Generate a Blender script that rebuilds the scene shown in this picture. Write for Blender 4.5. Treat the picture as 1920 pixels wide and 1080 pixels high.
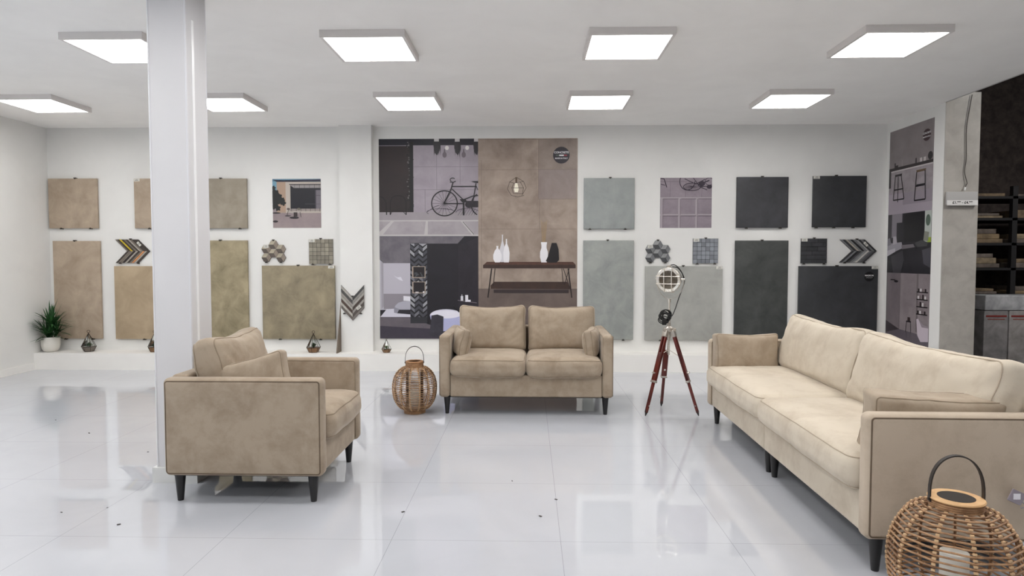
import bpy, math, random
from math import sin, cos, pi, radians
from mathutils import Vector, Matrix, noise
random.seed(7)
C = bpy.context.scene.collection
for o in list(bpy.data.objects): bpy.data.objects.remove(o)
scene = bpy.context.scene

# ------------------------------------------------------------------ camera
F_PX = 1240.0
cd = bpy.data.cameras.new('camera'); cam = bpy.data.objects.new('camera', cd); C.objects.link(cam)
cd.sensor_width = 36.0; cd.lens = F_PX / 1920.0 * 36.0; cd.clip_start = 0.05; cd.clip_end = 100
cam.location = (0, 0, 1.33)
cam.rotation_euler = (radians(90 - 2.54), 0, radians(1.48))
scene.camera = cam
# ------------------------------------------------------------------ world, exposure
w = bpy.data.worlds.new('world'); scene.world = w; w.use_nodes = True
w.node_tree.nodes['Background'].inputs[0].default_value = (0.80, 0.90, 1.0, 1)
w.node_tree.nodes['Background'].inputs[1].default_value = 0.8
scene.view_settings.view_transform = 'Standard'
scene.view_settings.look = 'None'
scene.view_settings.gamma = 1
scene.view_settings.use_curve_mapping = False
scene.view_settings.exposure = 0.0
LAMP = 13.5

# ------------------------------------------------------------------ materials
def lin(c):
    return tuple(((v/255.0)/12.92 if v/255.0 <= 0.04045 else ((v/255.0+0.055)/1.055)**2.4) for v in c)
_m = {}
def new(name):
    m = bpy.data.materials.new(name); m.use_nodes = True
    return m, m.node_tree, m.node_tree.nodes['Principled BSDF']
def flat(rgb, rough=0.6, metal=0.0, spec=0.5):
    k = (tuple(rgb), rough, metal, spec)
    if k not in _m:
        m, nt, b = new('paint'); b.inputs['Base Color'].default_value = (*lin(rgb), 1)
        b.inputs['Roughness'].default_value = rough; b.inputs['Metallic'].default_value = metal
        b.inputs['Specular IOR Level'].default_value = spec
        _m[k] = m
    return _m[k]
def mottled(c1, c2, scale=3.0, rough=0.6, detail=6, lo=.35, hi=.65, bump=0.0, stretch=(1,1,1), spec=0.5, c3=None, coord='Object'):
    k = ('mot', tuple(c1), tuple(c2), scale, rough, detail, lo, hi, bump, stretch, spec, c3)
    if k in _m: return _m[k]
    m, nt, b = new('mottled')
    tc = nt.nodes.new('ShaderNodeTexCoord'); mp = nt.nodes.new('ShaderNodeMapping'); mp.inputs['Scale'].default_value = stretch
    nz = nt.nodes.new('ShaderNodeTexNoise'); nz.inputs['Scale'].default_value = scale; nz.inputs['Detail'].default_value = detail
    nz.inputs['Roughness'].default_value = 0.62; nz.inputs['Distortion'].default_value = 0.4
    rp = nt.nodes.new('ShaderNodeValToRGB')
    rp.color_ramp.elements[0].position = lo; rp.color_ramp.elements[1].position = hi
    rp.color_ramp.elements[0].color = (*lin(c1), 1); rp.color_ramp.elements[1].color = (*lin(c2), 1)
    if c3:
        e = rp.color_ramp.elements.new((lo+hi)/2); e.color = (*lin(c3), 1)
    L = nt.links.new
    L(tc.outputs[coord], mp.inputs[0]); L(mp.outputs[0], nz.inputs['Vector']); L(nz.outputs['Fac'], rp.inputs[0]); L(rp.outputs[0], b.inputs['Base Color'])
    b.inputs['Roughness'].default_value = rough; b.inputs['Specular IOR Level'].default_value = spec
    if bump:
        bp = nt.nodes.new('ShaderNodeBump'); bp.inputs['Strength'].default_value = bump; bp.inputs['Distance'].default_value = 0.01
        L(nz.outputs['Fac'], bp.inputs['Height']); L(bp.outputs[0], b.inputs['Normal'])
    _m[k] = m
    return m
def velvet(base, dark, name='velvet', sheen=0.5):
    m, nt, b = new(name); L = nt.links.new
    tc = nt.nodes.new('ShaderNodeTexCoord')
    n1 = nt.nodes.new('ShaderNodeTexNoise'); n1.inputs['Scale'].default_value = 5.5; n1.inputs['Detail'].default_value = 7; n1.inputs['Roughness'].default_value = .68; n1.inputs['Distortion'].default_value = .25
    r1 = nt.nodes.new('ShaderNodeValToRGB'); r1.color_ramp.elements[0].position = .34; r1.color_ramp.elements[1].position = .56
    r1.color_ramp.elements[0].color = (*lin(dark), 1); r1.color_ramp.elements[1].color = (*lin(base), 1)
    n2 = nt.nodes.new('ShaderNodeTexNoise'); n2.inputs['Scale'].default_value = 320; n2.inputs['Detail'].default_value = 2
    bp = nt.nodes.new('ShaderNodeBump'); bp.inputs['Strength'].default_value = .15; bp.inputs['Distance'].default_value = .002
    L(tc.outputs['Object'], n1.inputs['Vector']); L(n1.outputs['Fac'], r1.inputs[0]); L(r1.outputs[0], b.inputs['Base Color'])
    L(tc.outputs['Object'], n2.inputs['Vector']); L(n2.outputs['Fac'], bp.inputs['Height']); L(bp.outputs[0], b.inputs['Normal'])
    b.inputs['Roughness'].default_value = .9; b.inputs['Specular IOR Level'].default_value = .15
    b.inputs['Sheen Weight'].default_value = sheen; b.inputs['Sheen Roughness'].default_value = .35
    b.inputs['Sheen Tint'].default_value = (*lin((240, 232, 222)), 1)
    return m
VEL = velvet((170, 155, 137), (151, 135, 117))
SEAM = flat((104, 86, 70), .9)
def plaster(rgb, rough=.75):
    c2 = tuple(max(0, v-5) for v in rgb)
    return mottled(c2, rgb, 1.6, rough, 3, bump=.02)
WALL = plaster((233, 232, 229)); CEIL = plaster((250, 248, 245)); LEDGE = plaster((240, 238, 234))
def floor_mat():
    m, nt, b = new('polished_tiles'); L = nt.links.new
    g = nt.nodes.new('ShaderNodeNewGeometry'); sx = nt.nodes.new('ShaderNodeSeparateXYZ'); L(g.outputs['Position'], sx.inputs[0])
    def line(axis, off):
        a = nt.nodes.new('ShaderNodeMath'); a.operation = 'SUBTRACT'; a.inputs[1].default_value = off; L(sx.outputs[axis], a.inputs[0])
        d = nt.nodes.new('ShaderNodeMath'); d.operation = 'DIVIDE'; d.inputs[1].default_value = .8; L(a.outputs[0], d.inputs[0])
        f = nt.nodes.new('ShaderNodeMath'); f.operation = 'FRACT'; L(d.outputs[0], f.inputs[0])
        s = nt.nodes.new('ShaderNodeMath'); s.operation = 'SUBTRACT'; s.inputs[1].default_value = .5; L(f.outputs[0], s.inputs[0])
        ab = nt.nodes.new('ShaderNodeMath'); ab.operation = 'ABSOLUTE'; L(s.outputs[0], ab.inputs[0])
        gt = nt.nodes.new('ShaderNodeMath'); gt.operation = 'GREATER_THAN'; gt.inputs[1].default_value = .5-.0012; L(ab.outputs[0], gt.inputs[0])
        return gt
    l1 = line('X', .15-8); l2 = line('Y', 3.06-8)
    mx = nt.nodes.new('ShaderNodeMath'); mx.operation = 'MAXIMUM'; L(l1.outputs[0], mx.inputs[0]); L(l2.outputs[0], mx.inputs[1])
    nz = nt.nodes.new('ShaderNodeTexNoise'); nz.inputs['Scale'].default_value = 1.3; nz.inputs['Detail'].default_value = 7; nz.inputs['Distortion'].default_value = 1.6
    L(g.outputs['Position'], nz.inputs['Vector'])
    rp = nt.nodes.new('ShaderNodeValToRGB'); rp.color_ramp.elements[0].position = .35; rp.color_ramp.elements[1].position = .6
    rp.color_ramp.elements[0].color = (*lin((193, 195, 201)), 1); rp.color_ramp.elements[1].color = (*lin((197, 199, 205)), 1)
    L(nz.outputs['Fac'], rp.inputs[0])
    mix = nt.nodes.new('ShaderNodeMixRGB'); mix.inputs[2].default_value = (*lin((150, 150, 156)), 1)
    L(mx.outputs[0], mix.inputs[0]); L(rp.outputs[0], mix.inputs[1]); L(mix.outputs[0], b.inputs['Base Color'])
    b.inputs['Roughness'].default_value = .004; b.inputs['IOR'].default_value = 2.0
    return m
def emit(rgb, s):
    m, nt, b = new('light_panel'); b.inputs['Base Color'].default_value = (.9, .9, .9, 1)
    b.inputs['Emission Color'].default_value = (*rgb, 1); b.inputs['Emission Strength'].default_value = s
    return m
def glassy(tint=(.96, .98, .97), gl=.12):
    m = bpy.data.materials.new('thin_glass'); m.use_nodes = True; nt = m.node_tree; nt.nodes.clear(); L = nt.links.new
    o = nt.nodes.new('ShaderNodeOutputMaterial'); t = nt.nodes.new('ShaderNodeBsdfTransparent'); t.inputs[0].default_value = (*tint, 1)
    g = nt.nodes.new('ShaderNodeBsdfGlossy'); g.inputs['Roughness'].default_value = .03
    fr = nt.nodes.new('ShaderNodeFresnel'); fr.inputs[0].default_value = 1.45
    mx = nt.nodes.new('ShaderNodeMixShader'); L(fr.outputs[0], mx.inputs[0]); L(t.outputs[0], mx.inputs[1]); L(g.outputs[0], mx.inputs[2]); L(mx.outputs[0], o.inputs[0])
    return m
GLASS = glassy()

# ------------------------------------------------------------------ mesh builder
class MB:
    def __init__(s): s.v = []; s.f = []; s.m = []; s.sm = []; s.mats = []
    def mi(s, mat):
        if mat not in s.mats: s.mats.append(mat)
        return s.mats.index(mat)
    def add(s, vs, fs, mat, smooth=False, M=None):
        b = len(s.v); k = s.mi(mat)
        s.v += [tuple(M @ Vector(p)) if M else tuple(p) for p in vs]
        for f in fs: s.f.append([i+b for i in f]); s.m.append(k); s.sm.append(smooth)
        return s
    def box(s, x0, x1, y0, y1, z0, z1, mat, M=None):
        v = [(x0,y0,z0),(x1,y0,z0),(x1,y1,z0),(x0,y1,z0),(x0,y0,z1),(x1,y0,z1),(x1,y1,z1),(x0,y1,z1)]
        return s.add(v, [(0,3,2,1),(4,5,6,7),(0,1,5,4),(1,2,6,5),(2,3,7,6),(3,0,4,7)], mat, False, M)
    def rbox(s, cx, cy, cz, sx, sy, sz, r, mat, seg=3, n=1, deform=None, M=None):
        h = (sx/2, sy/2, sz/2); ax = []
        for a in h:
            rr = min(r, a*.99); inn = a-rr
            e = [inn + rr*math.tan(radians(45)*k/seg) for k in range(seg+1)]
            mid = [inn*(-1+2*k/n) for k in range(1, n)]
            ax.append([-x for x in reversed(e)] + mid + e)
        vid = {}; vs = []; fs = []
        def vert(p):
            k = tuple(round(c, 6) for c in p)
            if k not in vid:
                q = [max(-(a-r), min(a-r, c)) if a > r else 0 for c, a in zip(p, h)]
                d = Vector([c-b for c, b in zip(p, q)])
                if d.length > 1e-9: d = d.normalized()*min(r, min(h))
                P = Vector(q)+d
                if deform: P = deform(P, h)
                vid[k] = len(vs); vs.append((P.x+cx, P.y+cy, P.z+cz))
            return vid[k]
        for a in range(3):
            b, c = (a+1) % 3, (a+2) % 3
            for sg in (-1, 1):
                for i in range(len(ax[b])-1):
                    for j in range(len(ax[c])-1):
                        q = []
                        for (ii, jj) in ((i,j),(i+1,j),(i+1,j+1),(i,j+1)):
                            p = [0,0,0]; p[a] = sg*h[a]; p[b] = ax[b][ii]; p[c] = ax[c][jj]; q.append(vert(p))
                        if len(set(q)) < 3: continue
                        fs.append(q if sg > 0 else q[::-1])
        return s.add(vs, fs, mat, True, M)
    def tube(s, pts, r, mat, n=8, closed=False, M=None, flatten=None):
        P = [Vector(p) for p in pts]; N = len(P); vs = []; fs = []; up0 = None
        rr = r if isinstance(r, (list, tuple)) else [r]*N
        for i in range(N):
            a = P[(i-1) % N] if (closed or i > 0) else P[i]; b = P[(i+1) % N] if (closed or i < N-1) else P[i]
            t = (b-a).normalized() if (b-a).length > 1e-9 else Vector((0,0,1))
            if up0 is None:
                up0 = Vector((0,0,1)) if abs(t.z) < .9 else Vector((1,0,0))
            u = (up0 - t*up0.dot(t))
            if u.length < 1e-6: u = Vector((0,1,0)) - t*t.y
            u.normalize(); up0 = u; w_ = t.cross(u)
            for k in range(n):
                an = 2*pi*k/n; vs.append(tuple(P[i] + (u*cos(an) + w_*sin(an))*rr[i]))
        for i in range(N if closed else N-1):
            j = (i+1) % N
            for k in range(n):
                l = (k+1) % n; fs.append((i*n+k, j*n+k, j*n+l, i*n+l))
        if not closed: fs.append(tuple(range(n))); fs.append(tuple(reversed(range((N-1)*n, N*n))))
        return s.add(vs, fs, mat, True, M)
    def lathe(s, prof, mat, n=32, M=None, smooth=True, cap=True):
        vs = []; fs = []
        for (r, z) in prof:
            for k in range(n): a = 2*pi*k/n; vs.append((r*cos(a), r*sin(a), z))
        for i in range(len(prof)-1):
            for k in range(n):
                l = (k+1) % n; fs.append((i*n+k, i*n+l, (i+1)*n+l, (i+1)*n+k))
        if cap: fs.append(tuple(reversed(range(n)))); fs.append(tuple(range((len(prof)-1)*n, len(prof)*n)))
        return s.add(vs, fs, mat, smooth, M)
    def prism(s, poly, y0, y1, mat, M=None):       # poly in x,z ; extruded along y
        n = len(poly); a = sum(poly[i][0]*poly[(i+1) % n][1]-poly[(i+1) % n][0]*poly[i][1] for i in range(n))
        if a < 0: poly = poly[::-1]
        vs = [(p[0], y0, p[1]) for p in poly] + [(p[0], y1, p[1]) for p in poly]
        fs = [tuple(range(n)), tuple(reversed(range(n, 2*n)))] + [(i, i+n, (i+1) % n+n, (i+1) % n) for i in range(n)]
        return s.add(vs, fs, mat, False, M)
    def strip(s, pts, width_dir, w_, th, mat):      # flat strap following pts
        P = [Vector(p) for p in pts]; wd = Vector(width_dir).normalized(); vs = []; fs = []
        for i, p in enumerate(P):
            t = (P[min(i+1, len(P)-1)]-P[max(i-1, 0)]).normalized(); nn = t.cross(wd).normalized()
            for a, b in ((-1,-1),(1,-1),(1,1),(-1,1)): vs.append(tuple(p + wd*a*w_/2 + nn*b*th/2))
        for i in range(len(P)-1):
            for k in range(4): fs.append((i*4+k, (i+1)*4+k, (i+1)*4+(k+1) % 4, i*4+(k+1) % 4))
        fs.append((0,1,2,3)); e = (len(P)-1)*4; fs.append((e+3,e+2,e+1,e))
        return s.add(vs, fs, mat, True)
    def build(s, name, parent=None, loc=(0,0,0), rot=(0,0,0)):
        me = bpy.data.meshes.new(name); me.from_pydata(s.v, [], s.f)
        for m in s.mats: me.materials.append(m)
        me.polygons.foreach_set('material_index', s.m); me.polygons.foreach_set('use_smooth', s.sm)
        me.update()
        try: me.set_sharp_from_angle(angle=radians(40))
        except Exception: pass
        o = bpy.data.objects.new(name, me); C.objects.link(o); o.location = loc; o.rotation_euler = rot
        if parent: o.parent = parent
        return o
def tag(o, label=None, cat=None, group=None, kind=None):
    if label: o['label'] = label
    if cat: o['category'] = cat
    if group: o['group'] = group
    if kind: o['kind'] = kind
    return o
def thing(name, label, cat, loc=(0,0,0), rz=0, group=None):
    o = bpy.data.objects.new(name, None); C.objects.link(o); o.location = loc; o.rotation_euler = (0, 0, rz)
    o.empty_display_size = .1
    return tag(o, label, cat, group)
def struct(o): o['kind'] = 'structure'; return o
def copy_tree(o, parent=None):
    c = o.copy(); C.objects.link(c); c.parent = parent
    for ch in list(o.children): copy_tree(ch, c)
    return c
def text_mesh(mb, s, size, mat, M, extrude=.0004, bold=0.0, ax='CENTER'):
    cu = bpy.data.curves.new('t', 'FONT'); cu.body = s; cu.size = size; cu.extrude = extrude; cu.align_x = ax; cu.align_y = 'CENTER'; cu.offset = bold
    ob = bpy.data.objects.new('t', cu); C.objects.link(ob)
    dg = bpy.context.evaluated_depsgraph_get(); dg.update()
    me = bpy.data.meshes.new_from_object(ob.evaluated_get(dg))
    mb.add([tuple(v.co) for v in me.vertices], [tuple(p.vertices) for p in me.polygons], mat, False, M)
    bpy.data.objects.remove(ob); bpy.data.curves.remove(cu); bpy.data.meshes.remove(me)

# ------------------------------------------------------------------ room shell
YB = 8.05; XL = -5.93; XR = 4.26; ZC = 2.93; YF = -4.0
FLOOR = floor_mat()
struct(MB().box(XL-.2, XR, YF-.1, YB+.2, -.1, 0, FLOOR).build('floor'))
struct(MB().box(XL-.2, XR, YF-.1, YB+.2, ZC, ZC+.075, CEIL).build('ceiling'))
struct(MB().box(XL-.2, XR+.12, YB, YB+.2, 0, ZC, WALL).build('wall_back'))
# left wall with the shopfront glazing towards the viewer's end (out of the frame)
g = MB()
g.box(XL-.2, XL, 5.2, YB, 0, ZC, WALL); g.box(XL-.2, XL, YF, 5.2, 0, .25, WALL); g.box(XL-.2, XL, YF, 5.2, 2.75, ZC, WALL); g.box(XL-.2, XL, YF, -3.2, .25, 2.75, WALL)
for yy in (-.5, 2.3): g.box(XL-.15, XL-.05, yy-.03, yy+.03, .25, 2.75, WALL)
struct(g.build('wall_left'))
struct(MB().box(XL-.2, XR, YF-.1, YF, 0, ZC, WALL).build('wall_front'))
struct(MB().box(XR, XR+.12, 6.96, YB, 0, ZC, WALL).build('wall_right'))
struct(MB().box(XL, XR, 7.73, YB, 0, .2, LEDGE).build('trim_1'))                      # ledge along the back wall
struct(MB().box(-2.283, -1.893, 7.95, YB, .2, ZC, WALL).build('trim_2'))              # shallow pilaster
struct(MB().box(XL, XL+.015, 5.2, 7.73, 0, .08, LEDGE).build('baseboard_left'))
# grey concrete pillar at the end of the right wall and the fascia of the ceiling edge
CONC = mottled((160, 155, 148), (178, 173, 166), 5, .85, 8)
struct(MB().box(XR+.004, 4.615, 6.955, 7.25, 0, 3.03, CONC).build('trim_3'))
struct(MB().box(XR-.005, XR+.02, YF, 6.95, ZC-.0, ZC+.09, flat((196, 194, 192), .7)).build('trim_4'))
# column in the foreground
COLM = plaster((218, 217, 219))
g = MB(); g.box(-2.208, -1.986, 3.83, 4.07, .09, ZC, COLM)
for x_ in (-2.206, -1.989):
    for y_ in (3.832, 4.068):
        g.tube([(x_, y_, .09), (x_, y_, ZC)], .006, flat((222, 222, 226), .35), 10)
g.box(-1.988, -1.983, 3.895, 3.92, .09, ZC-.2, flat((245, 245, 247), .3))
col = struct(g.build('trim_5'))
struct(MB().box(-2.232, -1.962, 3.812, 4.085, 0, .092, flat((222, 222, 220), .5)).build('trim_6'))

# ------------------------------------------------------------------ dark stockroom on the right
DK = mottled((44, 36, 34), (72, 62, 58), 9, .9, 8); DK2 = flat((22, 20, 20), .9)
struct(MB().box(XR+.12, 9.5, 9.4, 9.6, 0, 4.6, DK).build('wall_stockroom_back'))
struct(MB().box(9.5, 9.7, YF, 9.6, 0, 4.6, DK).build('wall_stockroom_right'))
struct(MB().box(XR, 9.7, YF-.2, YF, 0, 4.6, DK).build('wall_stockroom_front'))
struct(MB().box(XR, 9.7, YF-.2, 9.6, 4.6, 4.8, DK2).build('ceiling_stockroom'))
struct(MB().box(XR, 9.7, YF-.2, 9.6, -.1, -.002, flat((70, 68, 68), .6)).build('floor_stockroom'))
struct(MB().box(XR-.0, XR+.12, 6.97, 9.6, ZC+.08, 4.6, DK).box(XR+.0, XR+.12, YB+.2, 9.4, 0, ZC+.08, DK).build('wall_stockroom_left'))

t_ = bpy.data.objects.new('added_fill_light', None); C.objects.link(t_); t_.location = (6.4, 4.6, 4.49)  # unseen lamp, added to brighten the pillar and the right side
tag(t_, 'added unseen fill light high above the open right side', 'ceiling light')
MB().box(-.5, .5, -.5, .5, -.06, .105, flat((120, 120, 120), .5)).build('fill_housing', t_)
MB().box(-.46, .46, -.46, .46, -.07, -.061, emit((1, .98, .95), 55)).build('diffuser', t_)
# ------------------------------------------------------------------ ceiling panels
FR = flat((226, 221, 218), .5); PAN = emit((1.0, .985, .965), LAMP)
def panel(x, y, lab):
    t = thing('ceiling_light', lab, 'ceiling light', (x, y, ZC), 0, 'square ceiling light panels')
    a, b = .3, .278
    fr = MB()
    for (x0, x1, y0, y1) in ((-a, a, -a, -b), (-a, a, b, a), (-a, -b, -b, b), (b, a, -b, b)): fr.box(x0, x1, y0, y1, -.05, 0, FR)
    fr.build('frame', t)
    MB().box(-b, b, -b, b, -.046, -.03, PAN).build('diffuser', t)
names = {(0, 0): 'out of view light', }
xs = [-4.92, -3.03, -1.17, .715, 2.605]
rowname = {4.965: 'nearer row', 6.69: 'farther row'}
cname = ['at the far left over the plant', 'partly hidden by the white column', 'second from the column, left of centre', 'right of centre above the grey tiles', 'rightmost, near the right wall mural']
proto = None
for y in (4.965, 6.69):
    for i, x in enumerate(xs):
        if y == 4.965 and i == 0: continue
        panel(x - (.03 if y > 6 else 0), y, 'lit square ceiling light in the %s, %s' % (rowname[y], cname[i]))
for y in (3.24, 1.5, -.9):
    for x in xs: panel(x, y, 'lit square ceiling light behind the viewpoint, above the open floor')
if True: panel(-4.92, 4.965, 'lit square ceiling light in the nearer row, beyond the left picture edge')

# ------------------------------------------------------------------ display tiles on the back wall
CLIP = flat((70, 66, 62), .35, .8); LAB = flat((214, 212, 204), .6); INK = flat((70, 70, 70), .6)
def clips(t, tops, bots, zt, zb, yf):
    for (xx, zz, s_) in [(x_, zt, 1) for x_ in tops] + [(x_, zb, -1) for x_ in bots]:
        m = MB(); m.tube([(xx-.016, yf-.004, zz+s_*.006), (xx+.016, yf-.004, zz+s_*.006)], .006, CLIP, 8)
        m.box(xx-.007, xx+.007, yf-.008, 0, min(zz+s_*.002, zz+s_*.01), max(zz+s_*.002, zz+s_*.01), CLIP)
        m.box(xx-.006, xx+.006, yf-.008, yf-.004, min(zz-s_*.008, zz+s_*.008), max(zz-s_*.008, zz+s_*.008), CLIP)
        m.build('clip', t)
def sticker(t, x, z, yf, w_=.075, h_=.032, rot=0):
    m = MB(); M = Matrix.Translation((x, yf-.0012, z)) @ Matrix.Rotation(rot, 4, 'Y')
    m.box(-w_/2, w_/2, -.0008, .0008, -h_/2, h_/2, LAB, M)
    for k, (a, b) in enumerate(((-.012, .016), (-.02, .02))):
        m.box(a, b, -.0014, -.0009, .006-.012*k-.002, .006-.012*k+.002, INK, M)
    m.build('price_sticker', t)
def slab(x0, z1, x1, z0, mat, lab, tops=(.5,), bots=(.22, .8), stick=None, badge=False):
    cx = (x0+x1)/2; cz = (z0+z1)/2; w2 = (x1-x0)/2; h2 = (z1-z0)/2; th = .03
    t = thing('display_tile', lab, 'tile', (cx, YB, cz))
    MB().rbox(0, -th/2-.006, 0, 2*w2, th, 2*h2, .003, mat, 2).build('tile_slab', t)
    clips(t, [-w2+2*w2*k for k in tops], [-w2+2*w2*k for k in bots], h2, -h2, -th-.004)
    if stick: sticker(t, -w2+.037 if stick == 'l' else w2-.04, h2-.018, -th-.006)
    if badge:
        m = MB(); M = Matrix.Translation((w2-.105, -th-.0068, h2-.125)) @ Matrix.Rotation(radians(90), 4, 'X')
        m.lathe([(.058, 0), (.058, .001)], flat((14, 14, 16), .4), 32, M)
        text_mesh(m, 'MADE IN', .026, flat((235, 235, 235)), M @ Matrix.Translation((0, .012, .0016)), bold=.0006)
        text_mesh(m, 'I T A L Y', .02, flat((215, 215, 215)), M @ Matrix.Translation((0, -.014, .0016)))
        m.build('round_badge', t)
    return t
def cmt(a, b, sc=2.2, c3=None): return mottled(a, b, sc*1.7, .55, 12, .3, .7, c3=c3)
BG1 = cmt((154, 136, 117), (188, 171, 151)); BG2 = cmt((158, 139, 113), (186, 166, 138), 2.0)
TP1 = cmt((138, 128, 113), (168, 158, 142)); OL = cmt((124, 114, 88), (176, 162, 132), 3.0); OL2 = cmt((122, 112, 92), (164, 151, 124), 3.0)
GR1 = cmt((140, 145, 143), (162, 166, 164)); GR2 = cmt((136, 140, 138), (166, 169, 164), 2.6); GR3 = cmt((150, 150, 145), (174, 174, 168), 2)
BK1 = cmt((52, 52, 55), (72, 72, 76), 2.4); BK2 = cmt((44, 45, 47), (62, 63, 66), 2.4); BK3 = cmt((44, 47, 46), (74, 76, 74), 2.2)
slab(-5.905, 2.311, -5.296, 1.703, BG1, 'square warm beige display tile, top left corner of the back wall', bots=(.25, .85), tops=(.56,))
slab(-4.835, 2.308, -4.227, 1.702, BG1, 'square beige display tile partly hidden behind the left of the white column', bots=(.3, .7), stick='l')
slab(-4.042, 2.305, -3.441, 1.701, TP1, 'square taupe display tile just right of the white column', bots=(.2, .85), tops=(.47,))
slab(-5.869, 1.547, -5.281, .34, BG1, 'tall beige display tile rising behind the potted plant', tops=(.47,))
slab(-5.109, 1.238, -4.211, .337, BG2, 'large sandy beige display tile below the colourful chevron mosaic', tops=(.85,), bots=(.4, .8))
slab(-4.051, 1.552, -3.445, .339, OL, 'tall mottled olive brown display tile behind the armchair', tops=(.45,))
slab(-3.271, 1.245, -2.374, .343, OL2, 'large square taupe display tile above the hanging glass terrarium near the pilaster', tops=(.5,), bots=(.24, .8), stick='r')
slab(.659, 2.297, 1.263, 1.689, GR1, 'square light grey display tile right of the big mural, upper row', bots=(.12, .82), tops=(.52,))
slab(.656, 1.549, 1.262, .348, GR2, 'tall light grey display tile beside the mural behind the loveseat', tops=(.48,))
slab(1.402, 1.24, 2.327, .345, GR3, 'large square pale grey display tile behind the tripod spotlight', tops=(.49,), bots=(.2, .85), stick='r')
slab(2.483, 2.304, 3.093, 1.7, BK1, 'square charcoal display tile, left of the two in the upper right', bots=(.19, .85), tops=(.49,))
slab(3.384, 2.314, 4.012, 1.705, BK2, 'square near-black display tile with price sticker, top right corner of back wall', bots=(.07, .4, .76), tops=(.43,), stick='l')
slab(2.475, 1.547, 3.105, .354, BK3, 'tall charcoal display tile behind the far arm of the long sofa', tops=(.5,))
slab(3.235, 1.241, 4.17, .357, BK2, 'large near-black display tile with round badge behind the long sofa', tops=(.48,), bots=(.2, .8), stick='r', badge=True)
# narrow offcut standing against the pilaster
m = MB(); m.add([(-2.3,7.79,.2),(-2.288,7.79,.2),(-2.288,8.04,.2),(-2.3,8.04,.2),(-2.3,8.0,.8),(-2.288,8.0,.8),(-2.288,8.04,.8),(-2.3,8.04,.8)],
    [(0,3,2,1),(4,5,6,7),(0,1,5,4),(1,2,6,5),(2,3,7,6),(3,0,4,7)], flat((112, 98, 84), .6))
tag(m.build('tile_offcut'), 'narrow brown tile offcut standing on the ledge against the pilaster', 'tile')

# ---- small mosaics
def mosaic_root(name, x0, z1, x1, z0, lab):
    return thing(name, lab, 'mosaic', ((x0+x1)/2, YB, (z0+z1)/2)), (x1-x0)/2, (z1-z0)/2
def sh(c, k): return tuple(max(0, min(255, int(v*k))) for v in c)
def hexmosaic(x0, z1, x1, z0, light, mid, dark, lab):
    t, w2, h2 = mosaic_root('hexagon_mosaic', x0, z1, x1, z0, lab)
    r = .0605; v = r*math.sqrt(3); m = MB(); m2 = MB()
    cols = [(-1.5*r, .03-.0, 0), (-1.5*r, .03-v, 0), (0, .03+v/2, 0), (0, .03-v/2, 0), (1.5*r, .03, 0), (1.5*r, .03-v, 0)]
    for (cx, cz, _) in cols:
        H = [(cx+r*cos(radians(60*k)), cz+r*sin(radians(60*k))) for k in range(6)]; c0 = (cx, cz)
        def shrink(p, k=.955):
            gx = sum(q[0] for q in p)/4; gz = sum(q[1] for q in p)/4
            return [(gx+(q[0]-gx)*k, gz+(q[1]-gz)*k) for q in p]
        for pts, c in (((c0, H[1], H[2], H[3]), light), ((c0, H[3], H[4], H[5]), dark), ((c0, H[5], H[0], H[1]), mid)):
            m.prism(shrink(list(pts)), -.018, -.008, cmt(sh(c, .92), sh(c, 1.05), 12))
        m2.prism([(cx+(q[0]-cx)*.98, cz+(q[1]-cz)*.98) for q in H], -.009, -.001, flat((60, 57, 54), .8))
    m.build('mosaic_chips', t); m2.build('backing_mesh', t)
    clips(t, [0], [], .03+v, 0, -.014); clips(t, [], [-1.5*r, 1.5*r], 0, .03-1.5*v, -.014)
    sticker(t, -1.5*r, .03+v*.3, -.018, .06, .034, radians(0))
hexmosaic(-3.285, 1.564, -2.974, 1.271, (176, 166, 146), (140, 128, 116), (92, 82, 76), 'small cube-pattern hexagon mosaic in beige and brown, below the courtyard picture')
hexmosaic(1.399, 1.555, 1.708, 1.272, (152, 153, 153), (118, 119, 121), (74, 75, 78), 'small cube-pattern hexagon mosaic in greys above the tripod spotlight')
def gridmosaic(x0, z1, x1, z0, c, lab):
    t, w2, h2 = mosaic_root('square_mosaic', x0, z1, x1, z0, lab)
    MB().box(-w2+.002, w2-.002, -.012, -.001, -h2+.002, h2-.002, flat(sh(c, .42), .8)).build('backing_mesh', t)
    m = MB(); n = 6; s_ = 2*w2/n; q = 2*h2/n; pal = [cmt(sh(c, k-.06), sh(c, k+.05), 10) for k in (.92, 1.0, 1.07)]
    for i in range(n):
        for j in range(n): m.box(-w2+i*s_+.002, -w2+(i+1)*s_-.002, -.018, -.011, -h2+j*q+.002, -h2+(j+1)*q-.002, random.choice(pal))
    m.build('mosaic_chips', t); clips(t, [0], [-.1, .11], h2, -h2, -.016); sticker(t, -w2+.04, h2-.02, -.018, .07, .036)
gridmosaic(-2.694, 1.57, -2.396, 1.265, (142, 136, 122), 'small square-chip mosaic in taupe beside the pilaster')
gridmosaic(1.973, 1.573, 2.276, 1.272, (132, 136, 142), 'small square-chip mosaic in blue grey above the pale grey tile')
t, w2, h2 = mosaic_root('brick_mosaic', 3.26, 1.572, 3.569, 1.273, 'small black brick-pattern mosaic between the dark tiles')
MB().box(-w2+.002, w2-.002, -.012, -.001, -h2+.002, h2-.002, flat((20, 20, 22), .8)).build('backing_mesh', t)
m = MB()
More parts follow.
